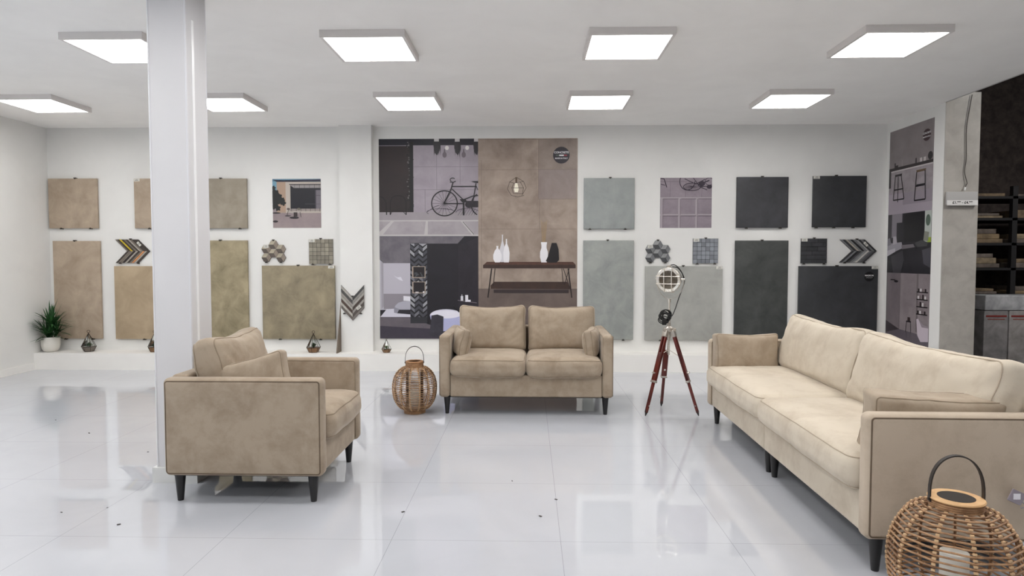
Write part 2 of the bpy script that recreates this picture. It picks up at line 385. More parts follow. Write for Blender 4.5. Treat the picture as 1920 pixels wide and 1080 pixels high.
for j in range(6):
    off = (j % 2)*.06; x_ = -w2-off
    while x_ < w2:
        a, b = max(-w2, x_)+.0015, min(w2, x_+.13)-.0015
        if b-a > .01: m.box(a, b, -.018, -.011, -h2+j*2*h2/6+.002, -h2+(j+1)*2*h2/6-.002, cmt(*random.choice([((44, 45, 47), (58, 59, 62)), ((50, 50, 53), (66, 66, 70))]), 8))
        x_ += .13
m.build('mosaic_chips', t); clips(t, [0], [-.12, .12], h2, -h2, -.016); sticker(t, -w2+.04, h2-.018, -.018, .07, .034)
def chevron(x0, z1, x1, z0, top, bot, lab, down=False):
    t, w2, h2 = mosaic_root('chevron_mosaic', x0, z1, x1, z0, lab); m = MB(); bk = MB()
    def half(sgn, cols):
        n = len(cols)
        if not down:      # arrow pointing right: half-height parallelograms
            run = .145; W = 2*w2-run; s_ = W/n
            P = lambda x, k: (-w2+x+(0 if k else run), sgn*h2 if k else 0)
            for i, c in enumerate(cols):
                g_ = .0022
                m.prism([P(i*s_+g_, 1), P((i+1)*s_-g_, 1), P((i+1)*s_-g_, 0), P(i*s_+g_, 0)], -.018, -.008, cmt(sh(c, .92), sh(c, 1.06), 14))
            bk.prism([P(0, 1), P(W, 1), P(W, 0), P(0, 0)], -.009, -.001, flat((40, 36, 34), .8))
        else:
            run = .15; Hh = 2*h2-run; s_ = Hh/n
            P = lambda z, k: (sgn*w2 if k else 0, h2-z-(0 if k else run))
            for i, c in enumerate(cols):
                g_ = .0022
                m.prism([P(i*s_+g_, 1), P((i+1)*s_-g_, 1), P((i+1)*s_-g_, 0), P(i*s_+g_, 0)], -.018, -.008, cmt(sh(c, .92), sh(c, 1.06), 14))
            bk.prism([P(0, 1), P(Hh, 1), P(Hh, 0), P(0, 0)], -.009, -.001, flat((50, 46, 44), .8))
    half(1, top); half(-1, bot)
    m.build('mosaic_chips', t); bk.build('backing_mesh', t)
    if down: clips(t, [0], [], h2-.14, 0, -.014); clips(t, [], [-.1, .1], 0, -h2+.09, -.014); sticker(t, .075, -h2+.16, -.018, .06, .036, radians(-38))
    else: clips(t, [-.02], [-w2+.06, .07], h2, -h2, -.014); sticker(t, .085, h2-.055, -.018, .03, .06, radians(-42))
DB = (62, 54, 48); TPE = (120, 110, 100); LG = (168, 160, 150)
chevron(-5.1, 1.566, -4.668, 1.278, [TPE, DB, (206, 178, 40), DB, TPE, DB, LG, TPE, DB, DB, DB], [DB, TPE, TPE, (42, 34, 32), LG, DB, TPE, (206, 140, 90), LG, DB],
        'right-pointing chevron mosaic with yellow and orange strips, left of the column')
chevron(3.72, 1.559, 4.161, 1.285, [(110, 110, 112), (60, 60, 62), LG, (130, 130, 130), (44, 44, 46), (120, 120, 122), (150, 150, 150), (52, 52, 54), (120, 120, 120), (48, 48, 50)],
        [(60, 60, 62), (130, 130, 132), (34, 34, 36), (70, 70, 72), (120, 120, 120), (150, 150, 150), (205, 202, 196), (110, 110, 112), (90, 90, 92), (60, 60, 62)],
        'right-pointing chevron mosaic in blacks and greys near the right corner')
chevron(-2.274, 1.011, -1.996, .58, [(72, 72, 72), (140, 137, 132), (165, 160, 154), (70, 58, 52), (150, 146, 140), (84, 76, 70), (120, 114, 108)], [(168, 164, 158), (80, 78, 76), (150, 144, 138), (165, 160, 152), (76, 58, 50), (178, 172, 164), (100, 92, 86)],
        'downward-pointing grey and brown chevron mosaic on the pilaster', down=True)
for o in list(C.objects):
    if o.name.startswith('chevron_mosaic') and o['label'].startswith('downward'): o.location.y = 7.95

# ------------------------------------------------------------------ printed pictures
class Print:
    """Flat printed picture: drawn in picture units (px), mapped to metres on the wall."""
    def __init__(s, x0, y0, x1, y1, X0, Z0, X1, Z1):
        s.a = (x0, y0, x1, y1, X0, Z0, X1, Z1); s.mb = MB(); s.l = 0
    def T(s, x, y):
        x0, y0, x1, y1, X0, Z0, X1, Z1 = s.a
        x = max(x0, min(x1, x)); y = max(y0, min(y1, y))
        return (X0+(x-x0)/(x1-x0)*(X1-X0), Z0+(y-y0)/(y1-y0)*(Z1-Z0))
    def poly(s, pts, mat, step=True):
        if step: s.l += 1
        P = [s.T(*p) for p in pts]; n = len(P)
        a = sum(P[i][0]*P[(i+1) % n][1]-P[(i+1) % n][0]*P[i][1] for i in range(n))
        if abs(a) < 1e-9: return
        if a < 0: P = P[::-1]
        y = -.003-s.l*.00012
        s.mb.add([(p[0], y, p[1]) for p in P], [tuple(range(n))], mat)
    def base(s, mat):
        x0, y0, x1, y1, X0, Z0, X1, Z1 = s.a
        s.mb.box(min(X0, X1), max(X0, X1), -.003, 0, min(Z0, Z1), max(Z0, Z1), mat)
    def rect(s, x0, y0, x1, y1, mat): s.poly([(x0,y0),(x1,y0),(x1,y1),(x0,y1)], mat)
    def line(s, pts, w_, mat):
        s.l += 1
        for (a, b), (c, d) in zip(pts, pts[1:]):
            L = math.hypot(c-a, d-b) or 1; nx, ny = -(d-b)/L*w_/2, (c-a)/L*w_/2
            s.poly([(a+nx,b+ny),(c+nx,d+ny),(c-nx,d-ny),(a-nx,b-ny)], mat, False)
    def ell(s, cx, cy, rx, ry, mat, n=28, a0=0, a1=360):
        s.poly([(cx+rx*cos(radians(a0+(a1-a0)*k/n)), cy+ry*sin(radians(a0+(a1-a0)*k/n))) for k in range(n+(0 if a1-a0 == 360 else 1))], mat)
    def ring(s, cx, cy, rx, ry, w_, mat, n=30, a0=0, a1=360):
        s.line([(cx+rx*cos(radians(a0+(a1-a0)*k/n)), cy+ry*sin(radians(a0+(a1-a0)*k/n))) for k in range(n+1)], w_, mat)
    def text(s, txt, x, y, size, mat, bold=0):
        X, Z = s.T(x, y); s.l += 1
        text_mesh(s.mb, txt, size, mat, Matrix.Translation((X, -.0034-s.l*.00012, Z)) @ Matrix.Rotation(radians(90), 4, 'X'), .0001, bold)
    def build(s, name, parent=None, loc=(0,0,0), rot=(0,0,0)): return s.mb.build(name, parent, loc, rot)
def pm(*c, sc=3): 
    if len(c) == 2: return mottled(c[0], c[1], sc, .45, 8, .3, .7)
    return flat(c[0], .45)

mural = thing('wall_mural', 'large printed mural of bicycle, bathroom and wooden console, behind the loveseat', 'mural', (0, YB, 0))
sx = .0064611; X_ = lambda x: -1.826+(x-709)*sx
Z_ = lambda y: 2.779-(y-260)*.006455
# panel 1 : bicycle against pale concrete
p = Print(709, 260, 896, 442, X_(709), Z_(260), X_(896), Z_(442)); B = pm((26, 22, 28)); CN = pm((142, 133, 142), (166, 157, 166)); CN2 = pm((150, 143, 148), (170, 163, 167), sc=5)
p.base(CN)
p.rect(709, 260, 896, 272, pm((24, 22, 34)))
p.rect(709, 273, 774, 397, pm((34, 26, 28), (46, 34, 34)))
for y in (312, 355): p.line([(774, y), (896, y)], .7, pm((122, 113, 122)))
for x, y0, y1 in ((818, 272, 355), (862, 272, 345), (796, 355, 397)): p.line([(x, y0), (x, y1)], .7, pm((124, 115, 124)))
iv = pm((16, 16, 18)); lf = pm((96, 92, 92)); rnd = random.Random(3)
p.rect(767, 266, 774, 396, iv)
for k in range(90):
    x, y = 762+rnd.random()*12, 266+rnd.random()*130
    p.l = 6; p.ell(x, y, 1.6, 1.2, iv if rnd.random() < .72 else lf, 5)
p.l = 8
for x in (818, 857, 893):
    p.rect(x-4.5, 260, x+4.5, 265.5, pm((205, 200, 200)))
    for k in range(26):
        p.l = 10; a = rnd.random(); p.poly([(x-6+12*a, 265), (x-4+12*a, 265), (x-7+14*a+rnd.random()*2, 278+rnd.random()*18)], pm((38, 34, 40)))
    p.l = 11; p.poly([(x-7, 265), (x+7, 265), (x+5, 283), (x+1, 291), (x-4, 285)], pm((38, 34, 40)))
for x in (837.5, 875.5): p.ell(x, 277, 3.6, 4, pm((222, 218, 216))); 
for x in (833, 869): p.ell(x, 290, 3.9, 5.4, pm((104, 94, 102))); p.poly([(x-.8, 279), (x+.8, 279), (x+2, 287), (x-2, 287)], pm((104, 94, 102)))
p.rect(709, 397, 896, 413, pm((146, 139, 144), (160, 153, 157)))
p.rect(709, 413, 896, 442, CN2)
gv = pm((186, 182, 182)); p.rect(709, 412, 896, 414.2, gv); p.rect(709, 439, 896, 442, gv)
p.poly([(731, 414), (737, 414), (715, 440), (709, 440), (709, 434)], gv); p.poly([(797, 414), (801, 414), (800.5, 440), (794, 440)], gv); p.poly([(863, 414), (868, 414), (890, 440), (884, 440)], gv); p.line([(867, 415), (888, 439)], .9, B)
for x0, x1 in ((730, 760),):
    p.line([(x0, 402), (x0, 378), (x0+4, 369), (x0+11, 366), (x0+19, 366), (x0+26, 369), (x1, 378), (x1, 402)], 2, pm((20, 16, 18)))
p.line([(723, 402), (722, 378), (717, 370), (710, 367)], 2, pm((20, 16, 18))); p.line([(731, 400), (735, 394), (752, 393), (759, 401)], 1, pm((20, 16, 18)))
SHD = pm((84, 76, 86))
p.ring(826, 397, 27, 6.5, 1, SHD, 24, 150, 330); p.line([(799, 397), (812, 388), (822, 384)], 1, SHD); p.ring(876, 398, 22, 8, 1, SHD, 20, 180, 360)
for k in range(7): p.line([(858+k*5, 403), (866+k*5, 390)], .6, SHD)
p.ring(832.5, 380.5, 24.2, 23.5, 2.1, B, 36)
for k in range(18): a = 2*pi*k/18; p.line([(832.5, 380.5), (832.5+23*cos(a), 380.5+23*sin(a))], .45, B)
p.ring(905, 383, 22, 22, 2, B, 20, 120, 240)
p.line([(832, 380), (845, 354), (849, 341)], 2.2, B); p.line([(846, 349), (892, 349)], 1.9, B); p.line([(847, 354), (869, 375)], 1.9, B); p.line([(892, 343), (886, 378)], 1.8, B); p.line([(892, 348), (896, 356)], 1.6, B)
p.line([(868, 374), (886, 367), (896, 366)], 2, B); p.poly([(861, 373), (872, 372), (876, 379), (866, 379)], B); p.rect(867, 375, 870, 403, B); p.ell(879, 383, 7.5, 6, B); p.line([(833, 381), (868, 381)], 1.8, B); p.rect(874, 376, 896, 388, pm((34, 28, 36)))
p.line([(843, 341), (850, 341), (854, 339)], 1.6, B); p.ring(848, 336.5, 4.5, 3.4, 1.5, B, 14, 120, 330); p.poly([(883, 339.5), (896, 339), (896, 343), (889, 342)], B)
tag(p.build('printed_panel', mural), 'picture of a bicycle leaning on a pale concrete wall')
# panel 2 : bathroom and bedroom
p = Print(709, 442, 896, 636, X_(709), Z_(442), X_(896), Z_(636))
p.base(pm((22, 20, 26), (34, 31, 40), sc=2))
p.poly([(709, 442), (870, 442), (857, 456), (767, 456), (767, 493), (716, 493), (712, 488), (709, 486)], pm((92, 88, 96), (118, 113, 119), sc=7))
p.poly([(709, 486), (716, 493), (767, 493), (767, 580), (709, 582)], pm((184, 180, 190)))
p.poly([(712, 490), (716, 493), (716, 575), (712, 580)], pm((160, 156, 164))); p.rect(716, 551, 767, 580, pm((142, 136, 144)))
p.poly([(735, 516), (742, 520), (749, 519), (753, 527), (745, 524)], pm((214, 212, 220)))
p.poly([(858, 460), (896, 444), (896, 600), (858, 596)], pm((26, 23, 30), (46, 40, 50), sc=3))
HB = [(34, 33, 38), (70, 70, 78), (116, 116, 124), (158, 158, 164)]
p.rect(767, 455, 799, 607, pm((24, 24, 28)))
for k in range(-1, 17):
    y = 458+k*9.6
    for j in range(4):
        c = pm(HB[rnd.choice([1, 1, 2] if not 6 < k < 12 else [1, 2, 3])] if k > 1 else HB[rnd.choice([1, 2, 3])])
        x0 = 767+j*8; up = (j % 2 == 0)
        ya, yb = (y, y+7) if up else (y+7, y)
        q = [(x0, max(456, ya)), (x0+8, max(456, yb)), (x0+8, max(456, yb+6)), (x0, max(456, ya+6))]
        p.poly(q, c)
for y0, y1 in ((499, 521), (528, 550)):
    p.rect(771, y0, 796, y1, pm((176, 160, 146))); p.rect(773, y0+1, 794.5, y1-1.5, pm((30, 24, 28)))
for k in range(14): p.ell(776+rnd.random()*16, 511+rnd.random()*8, 1.6, 1.3, pm((74, 76, 80)), 6)
p.rect(777, 547, 783, 549, pm((210, 205, 205))); p.rect(791, 546, 794, 549, pm((220, 218, 218)))
p.poly([(722, 580), (767, 578), (767, 596), (709, 596)], pm((206, 204, 216))); p.rect(709, 595, 767, 636, pm((88, 82, 92)))
p.poly([(744, 568), (754, 565), (767, 565), (767, 582), (737, 581), (738, 574)], pm((172, 170, 182))); p.poly([(754, 555), (767, 556), (767, 565), (754, 564)], pm((222, 220, 228))); p.poly([(744, 581), (767, 581), (767, 590), (741, 588)], pm((34, 32, 40)))
p.poly([(736, 576), (746, 580), (742, 588), (736, 587)], pm((142, 140, 152)))
p.poly([(709, 595), (767, 597), (805, 610), (896, 612), (896, 636), (709, 636)], pm((88, 82, 90), (104, 96, 102), sc=6)); p.poly([(709, 612), (805, 617), (896, 624), (896, 636), (709, 636)], pm((52, 46, 60), (62, 56, 68), sc=5))
p.rect(767, 595, 799, 607, pm((44, 44, 50)))
p.ell(835, 592, 31, 12, pm((214, 212, 226))); p.poly([(804, 592), (866, 592), (864, 608), (858, 621), (822, 622), (809, 612)], pm((176, 178, 214))); p.ell(835, 590, 28, 7.5, pm((228, 226, 238)))
p.poly([(807, 592), (818, 590), (830, 594), (829, 632), (820, 635), (802, 630), (805, 612)], pm((44, 42, 52), (58, 56, 66), sc=8))
p.line([(857, 563), (893, 568)], 1, pm((130, 120, 128)))
for x, y0, y1, w_ in ((865, 555, 564, 4.5), (874, 553, 566, 5.5), (877, 562, 566, 9)): p.rect(x-w_/2, y0, x+w_/2, y1, pm((222, 220, 228)))
p.rect(864.5, 552, 865.5, 555, pm((222, 220, 228))); p.line([(848, 575), (860, 586)], 1.2, pm((10, 10, 12)))
tag(p.build('printed_panel', mural), 'picture of a dark bathroom with a white tub beside a bed')
# panel 3 : console with vases
p = Print(896, 260, 1082, 636, X_(896), Z_(260), X_(1082), Z_(636))
p.base(pm((132, 116, 106), (176, 160, 147), sc=3.2))
jl = pm((120, 106, 98)); p.rect(1009, 262, 1080, 318, pm((122, 108, 101), (158, 143, 133), sc=3.2)); p.rect(1009, 318, 1080, 373, pm((128, 114, 110), (156, 142, 137), sc=3))
for a, b in (((897, 318), (1080, 318)), ((897, 429), (1080, 429)), ((1009, 373), (1080, 373)), ((902, 300), (902, 560)), ((1009, 262), (1009, 373)), ((1011, 373), (1011, 429)), ((896, 262), (1080, 262))): p.line([a, b], .6, jl)
p.rect(896, 541, 1082, 636, pm((92, 80, 76), (116, 102, 96), sc=3))
# lamp
BR = pm((52, 40, 36)); p.line([(967.5, 262), (967.5, 332)], .3, pm((150, 136, 126))); p.rect(965.8, 332, 969.2, 344, pm((96, 78, 62)))
p.poly([(965.5, 343), (969.5, 343), (972, 354), (970.5, 360), (964.5, 360), (963, 354)], pm((250, 244, 226)))
for a, b in (((966, 333), (955, 341)), ((955, 341), (951, 354)), ((951, 354), (958, 366)), ((969, 333), (981, 340)), ((981, 340), (986, 352)), ((986, 352), (978, 366)), ((958, 366), (970, 369)), ((970, 369), (982, 366)), ((959, 352), (981, 352)), ((959, 352), (963, 343)), ((981, 352), (975, 341)), ((959, 352), (962, 362)), ((981, 352), (979, 363)), ((963, 343), (975, 341)), ((962, 362), (979, 363)), ((955, 341), (963, 343)), ((981, 340), (975, 341))): p.line([a, b], .75, BR)
# console
WD = pm((74, 48, 40), (96, 64, 52), sc=9); WD2 = pm((52, 38, 34), (68, 48, 42), sc=9)
p.poly([(905, 497), (912, 490.5), (1074, 490.5), (1079, 496), (1079, 502), (905, 502)], WD); p.rect(905, 496, 1079, 502.5, WD2)
p.poly([(919, 535), (926, 528), (1063, 528), (1069, 538), (1069, 542), (919, 541)], WD2)
for pts in ([(921, 503), (914, 558)], [(927.5, 503), (924, 536)], [(1053, 503), (1056, 532)], [(1065, 503), (1072, 558)], [(1056, 503), (1067, 536)], [(1067, 503), (1058, 534)]): p.line(pts, 2.2 if pts[0][0] in (921, 1065) else 1.2, pm((32, 22, 22)))
p.rect(925, 543, 1066, 549, pm((54, 44, 46)))
VW = pm((236, 234, 238)); VS = pm((214, 212, 218))
def vase(cx, yb, prof, mat):
    L_ = [(cx-r, yb-h) for r, h in prof]; R_ = [(cx+r, yb-h) for r, h in reversed(prof)]; p.poly(L_+R_, mat)
vase(941.5, 491, [(4, 0), (7, 6), (6.5, 20), (3, 32), (1.2, 40), (1, 50), (1.4, 51.5)], VS)
vase(932, 491.5, [(4.5, 0), (7.8, 6), (8, 14), (5, 22), (1.8, 26), (1.6, 29), (2.4, 31)], VW)
vase(949, 491.5, [(4.5, 0), (5.6, 6), (6, 18), (4.2, 28), (1.4, 35), (1, 43), (1.3, 44)], VW)
for k in range(6): p.line([(1019+k*.8-2, 458), (1014+k*2.2, 412+rnd.random()*8)], .7, pm((176, 150, 116)))
vase(1019.5, 491.5, [(5, 0), (7.5, 10), (7.2, 20), (4.8, 27), (4.8, 32), (5.6, 36.5), (5.6, 38)], VW)
p.poly([(1023, 489), (1027, 480), (1034, 455), (1043, 455), (1047, 467), (1048, 487), (1043, 492), (1028, 492)], pm((24, 20, 24)))
p.ell(1051.5, 291.5, 15.5, 15.5, pm((34, 26, 38)), 36)
p.rect(1045.5, 290.6, 1051, 293, pm((70, 72, 74))); p.rect(1045.5+2, 290.6, 1056, 293, VW); p.rect(1056, 290.6, 1062, 293, pm((150, 50, 66))); p.rect(1041, 290.6, 1047.5, 293, pm((74, 84, 78)))
p.text('CONCRETE', 1051.5, 286.6, .034, VW, .0006); p.text('MADE IN ITALY', 1051.5, 297.5, .022, VW, .0005)
tag(p.build('printed_panel', mural), 'picture of a wooden console with vases and round badge')

# courtyard picture
p = Print(509, 335, 601, 427, -3.135, 2.302, -2.541, 1.707); t = thing('wall_picture', 'square print of a sunny courtyard house, left of the pilaster', 'picture', (0, YB, 0))
p.base(pm((138, 124, 128), (158, 143, 142), sc=5))
p.rect(509, 335, 601, 341, pm((92, 128, 150))); p.rect(509, 340, 517, 385, pm((120, 160, 180)))
p.poly([(511, 338), (601, 336), (601, 340), (517, 340.5), (511, 337)], pm((36, 30, 52))); p.rect(517, 340.5, 601, 399, pm((168, 148, 132))); p.rect(534, 341, 601, 399, pm((186, 176, 166)))
p.rect(517, 341, 534, 397, pm((172, 146, 126))); p.rect(541, 344.5, 601, 346.2, pm((44, 36, 46))); p.rect(543, 346.5, 601, 392, pm((20, 18, 28))); p.poly([(543, 347), (601, 347), (601, 352), (550, 352)], pm((150, 144, 144)))
for k in range(6): p.line([(551+k*9.5, 346), (551+k*9.5, 352)], .5, B)
p.rect(590, 356, 601, 392, pm((112, 106, 114))); p.rect(590, 356, 592, 392, pm((60, 54, 64))); p.line([(571, 382), (601, 382)], .6, pm((80, 74, 80))); p.line([(592, 366), (601, 366)], .5, B)
p.rect(541, 391, 601, 395.5, pm((150, 140, 136)))
for k in range(7): p.line([(545+k*9, 390), (545+k*9, 396)], .6, B)
for cx, cy, r in ((511, 352, 4), (513, 361, 7), (518, 368, 8), (514, 376, 9), (524, 376, 7), (529, 380, 5), (513, 386, 6), (519, 390, 5), (528, 374, 4)):
    p.poly([(cx+r*(1+.25*sin(5*a_+cx))*cos(a_), cy+r*(1+.25*sin(5*a_+cx))*sin(a_)) for a_ in [2*pi*k/18 for k in range(18)]], pm((22, 24, 22)))
p.ell(516, 399, 8, 1.2, pm((40, 34, 38))); p.ell(514, 415, 5, 2, pm((50, 42, 46)))
p.ell(551, 398, 13, 1.4, pm((176, 168, 162))); p.ell(550, 408, 9, 2, pm((40, 34, 38))); p.ell(538, 404.5, 6, 1, pm((50, 44, 48))); p.rect(549, 398, 556, 406, pm((58, 48, 48))); p.line([(540, 391), (536, 404)], .8, B); p.line([(561, 397), (563, 407)], .8, B); p.ell(539, 391.5, 3, 2, pm((92, 80, 76))); p.ell(559, 391.5, 3.5, 2, pm((110, 104, 92)))
p.build('printed_sheet', t)
# paving picture
p = Print(1239, 333, 1335, 427, 1.577, 2.301, 2.194, 1.701); t = thing('wall_picture', 'square print of pink grey paving with a bicycle shadow, upper right', 'picture', (0, YB, 0))
p.base(pm((132, 121, 130), (154, 142, 151), sc=6)); DK_ = pm((44, 30, 48)); gl = pm((110, 98, 108)); pl = pm((166, 156, 162))
p.line([(1239, 340), (1335, 341)], .6, gl)
for x in (1258, 1287, 1317): p.line([(x, 340), (x-1, 370)], .5, gl)
p.rect(1239, 369.5, 1335, 372.5, pl); p.rect(1239, 401, 1335, 404, pl)
for x in (1242, 1274.5, 1306.5): p.rect(x-2, 371, x+1.5, 427, pl); p.line([(x+2.4, 372), (x+2.4, 427)], .6, gl)
for y in (372.5, 404.5):
    for x0, x1 in ((1245, 1273), (1278, 1306), (1310, 1335)): p.line([(x0, y), (x1, y)], .9, pm((84, 72, 84)))
p.line([(1239, 334), (1246, 335), (1251, 351)], 1.6, DK_); p.line([(1240, 345), (1248, 347)], 1.2, DK_)
p.ring(1289, 340, 14, 16, 1.4, DK_, 20, 0, 220); p.ring(1298, 350, 16, 7, 1.3, DK_, 24); 
for k in range(10): a = pi*k/10; p.line([(1298-14*cos(a), 350-6*sin(a)), (1298+14*cos(a), 350+6*sin(a))], .35, DK_)
p.line([(1284, 335), (1305, 345), (1322, 336)], 1.3, DK_); p.line([(1300, 333), (1312, 350), (1326, 356)], 1.3, DK_); p.line([(1310, 346), (1330, 338)], 2, DK_); p.line([(1313, 350), (1335, 348)], 1.4, DK_); p.ell(1316, 344, 6, 5, DK_); p.ell(1330, 350, 5, 3.5, DK_); p.ring(1330, 340, 8, 7, 1, DK_, 16)
p.build('printed_sheet', t)

# right-wall mural: local x runs from the corner towards the viewer, 0.86 m wide
rm = thing('wall_mural', 'tall printed mural of bar stools, lounge and bathroom on the right wall', 'mural', (XR, 7.985, 0), radians(-90))
def rp(z1, z0): return Print(0, 0, 100, 100, 0, z1, .85, z0)
p = rp(2.815, 1.845); p.base(pm((118, 110, 112), (142, 133, 134), sc=3))
p.rect(0, 48, 100, 84, pm((132, 124, 128), (160, 152, 156), sc=8)); p.rect(0, 84, 100, 100, pm((170, 160, 170)))
p.rect(0, 74, 40, 76, pm((150, 140, 148))); p.rect(0, 76, 100, 100, pm((160, 150, 160))); p.rect(35, 76, 100, 90, pm((144, 135, 144)))
p.poly([(0, 44.5), (100, 44.5), (100, 48), (0, 48)], pm((40, 32, 34))); p.rect(4, 48, 100, 49.5, pm((190, 184, 184))); p.rect(0, 48, 5, 68, pm((40, 34, 36)))
for x in (13, 62): p.rect(x, 39, x+3, 44.5, pm((40, 34, 36)))
p.rect(16, 42, 22, 44.5, pm((40, 34, 36))); p.rect(31, 37, 32.5, 44.5, pm((150, 140, 140)))
for x in (72, 80): p.rect(x, 40, x+5, 44.5, pm((190, 182, 182)))
p.ell(94, 40, 5, 4.5, pm((28, 24, 26)))
for (x0, x1, b0, b1, bt) in ((16, 30, 12, 38, 83), (66, 84, 62, 86, 87)):
    p.poly([(x0-1, 53), (x1+2, 53), (x1+1, 55.5), (x0, 55.5)], pm((104, 84, 64)) if x0 > 50 else B)
    for a, b in (((x0, 55), (b0, bt)), ((x1, 55), (b1, bt)), (((x0+x1)/2, 56), ((b0+b1)/2-2, bt+3)) if x0 < 50 else ((x0, 70), (x1+1, 70)), ((b0, bt), (b1, bt)), ((b0+2, 71), (b1-2, 71))): p.line([a, b], 1.6, B)
p.ell(86, 16.5, 8.5, 6.6, pm((48, 22, 28)), 30); p.text('CONCRETE', 86, 14.5, .028, VW, .0004); p.text('MADE IN ITALY', 86, 18.6, .02, VW, .0004)
tag(p.build('printed_panel', rm), 'picture of two bar stools at a concrete counter')
p = rp(1.845, 1.165); p.base(pm((24, 22, 28), (38, 36, 42), sc=2))
p.rect(0, 0, 10, 45, pm((48, 44, 50))); p.rect(10, 0, 35, 40, pm((128, 122, 130))); p.rect(22, 15, 38, 45, pm((34, 32, 38))); p.rect(85, 0, 100, 50, pm((176, 182, 176))); p.rect(83, 0, 86, 55, B); p.ell(93, 15, 5, 9, pm((80, 96, 84))); p.rect(92, 42, 100, 50, pm((150, 170, 60)))
p.rect(40, 0, 84, 48, pm((20, 18, 22)))
p.poly([(0, 50), (35, 48), (38, 58), (0, 70)], pm((150, 146, 154))); p.poly([(0, 42), (6, 40), (10, 52), (0, 54)], pm((120, 116, 124))); p.poly([(14, 38), (22, 38), (24, 50), (14, 52)], pm((170, 164, 172))); p.poly([(0, 62), (20, 58), (20, 64), (0, 72)], pm((180, 176, 184)))
p.poly([(35, 53), (62, 52), (66, 57), (36, 60)], pm((112, 106, 112))); p.poly([(66, 50), (80, 46), (94, 50), (92, 56), (68, 57)], pm((64, 64, 66))); p.poly([(86, 32), (96, 34), (94, 48), (84, 47)], pm((128, 130, 118))); p.line([(70, 56), (68, 63)], 1, B); p.line([(88, 56), (90, 63)], 1, B)
p.poly([(10, 72), (38, 62), (42, 78), (34, 100), (16, 100)], pm((58, 56, 62))); p.poly([(82, 62), (100, 58), (100, 90), (86, 84)], pm((70, 68, 76)))
tag(p.build('printed_panel', rm), 'picture of a dark lounge with a sofa and armchair')
p = rp(1.165, .36); p.base(pm((122, 112, 116), (146, 136, 139), sc=4))
p.rect(0, 0, 4, 80, pm((110, 104, 106))); p.rect(4, 0, 34, 80, pm((106, 97, 102), (124, 114, 118), sc=4)); p.line([(34, 0), (34, 82)], .7, pm((86, 78, 82)))
p.poly([(0, 70), (34, 80), (34, 90), (0, 92)], pm((52, 44, 50))); p.poly([(0, 88), (34, 80), (72, 82), (100, 88), (100, 100), (0, 100)], pm((92, 84, 92))); p.line([(10, 10), (22, 10)], 1.5, B); p.ell(24, 12, 5, 1.8, B)
p.rect(72, 0, 76, 80, pm((112, 104, 106))); 
for k in range(4):
    y = 24+k*10; p.rect(73, y, 97, y+1.6, pm((26, 20, 24)))
    for j in range(4): x = 75+j*5; p.rect(x, y-4-(j*k % 3), x+3.4, y, pm([(40, 30, 34), (206, 200, 202), (120, 108, 110)][(j+k) % 3]))
p.poly([(74, 62), (78, 61), (88, 68), (100, 70), (100, 90), (84, 92), (77, 84)], pm((196, 184, 194))); p.poly([(78, 61), (88, 68), (100, 70), (100, 72), (86, 72)], pm((150, 138, 146))); p.rect(51, 66, 62, 68, B); p.line([(52, 67), (50, 82)], 1, B); p.line([(61, 67), (62, 82)], 1, B); p.rect(54, 61, 60, 66, pm((60, 48, 48)))
tag(p.build('printed_panel', rm), 'picture of a bathroom with shelves and a white tub')

# ------------------------------------------------------------------ sofas
def rim(w_, d_, h_, r, side, deform, z45=45, n=6, sub=10):
    """loop of points where a cushion's face meets its border"""
    pts = []; a, b = w_/2-r, d_/2-r; rr = r*cos(radians(z45)); z = side*(h_/2-r+r*sin(radians(z45)))
    for qi, (sx_, sy_) in enumerate(((1, 1), (-1, 1), (-1, -1), (1, -1))):
        for k in range(n+1):
            an = radians(90*qi+90*k/n); pts.append(Vector((sx_*a+rr*cos(an), sy_*b+rr*sin(an), z)))
        nx = ((-1, 1), (-1, -1), (1, -1), (1, 1))[qi]; last = pts[-1]
        an = radians(90*(qi+1)); nxt = Vector((nx[0]*a+rr*cos(an), nx[1]*b+rr*sin(an), z))
        for k in range(1, sub): pts.append(last.lerp(nxt, k/sub))
    h = (w_/2, d_/2, h_/2)
    return [deform(p_, h) if deform else p_ for p_ in pts]
def make_deform(crown, bulge, pinch, wr, seed, sag=0, crease=0):
    def f(P, h):
        u, v, t_ = (P[i]/h[i] for i in range(3))
        e = max(0, 1-abs(u)**3)*max(0, 1-abs(v)**3)
        x, y, z = P
        z += t_*crown*e
        x += u*bulge*(1-v*v)*(1-.4*t_*t_); y += v*bulge*(1-u*u)
        x -= u*pinch*(1-v*v)*abs(u)**2; y -= v*pinch*(1-u*u)*abs(v)**2
        if v > 0: y -= sag*v*(1-u*u*.9)
        q = Vector((x*5+seed*3.1, y*5+seed, z*5))
        nv = noise.noise_vector(q)*wr + noise.noise_vector(q*3.1)*wr*.35
        if crease:      # soft folds pulling in from the lower corners and the seams
            ang = math.atan2(v+1.2, u*1.3); rr_ = math.hypot(u, v)
            z += t_*crease*(1-abs(noise.noise(Vector((ang*5.5+seed*2.3, rr_*1.2, seed))))*3.2)*min(1, rr_*1.1)*e**.3
        return Vector((x+nv.x*.6, y+nv.y*.6, z+nv.z))
    return f
def cushion(name, parent, w_, d_, h_, loc, rot, r=.04, crown=.02, bulge=.006, pinch=0, wr=.004, seed=1, sag=0, n=12, pipe=.0035, seam_mat=None, mat=None, crease=0):
    df = make_deform(crown, bulge, pinch, wr, seed, sag, crease)
    o = MB().rbox(0, 0, 0, w_, d_, h_, r, mat or VEL, 3, n, df).build(name, parent, loc, rot)
    m = MB()
    for sd in (-1, 1): m.tube(rim(w_, d_, h_, r, sd, df), pipe, seam_mat or (PIPE_LIT if mat == VEL_LIT else PIPE_SHADE), 6, True)
    m.build('piping', o)
    return o
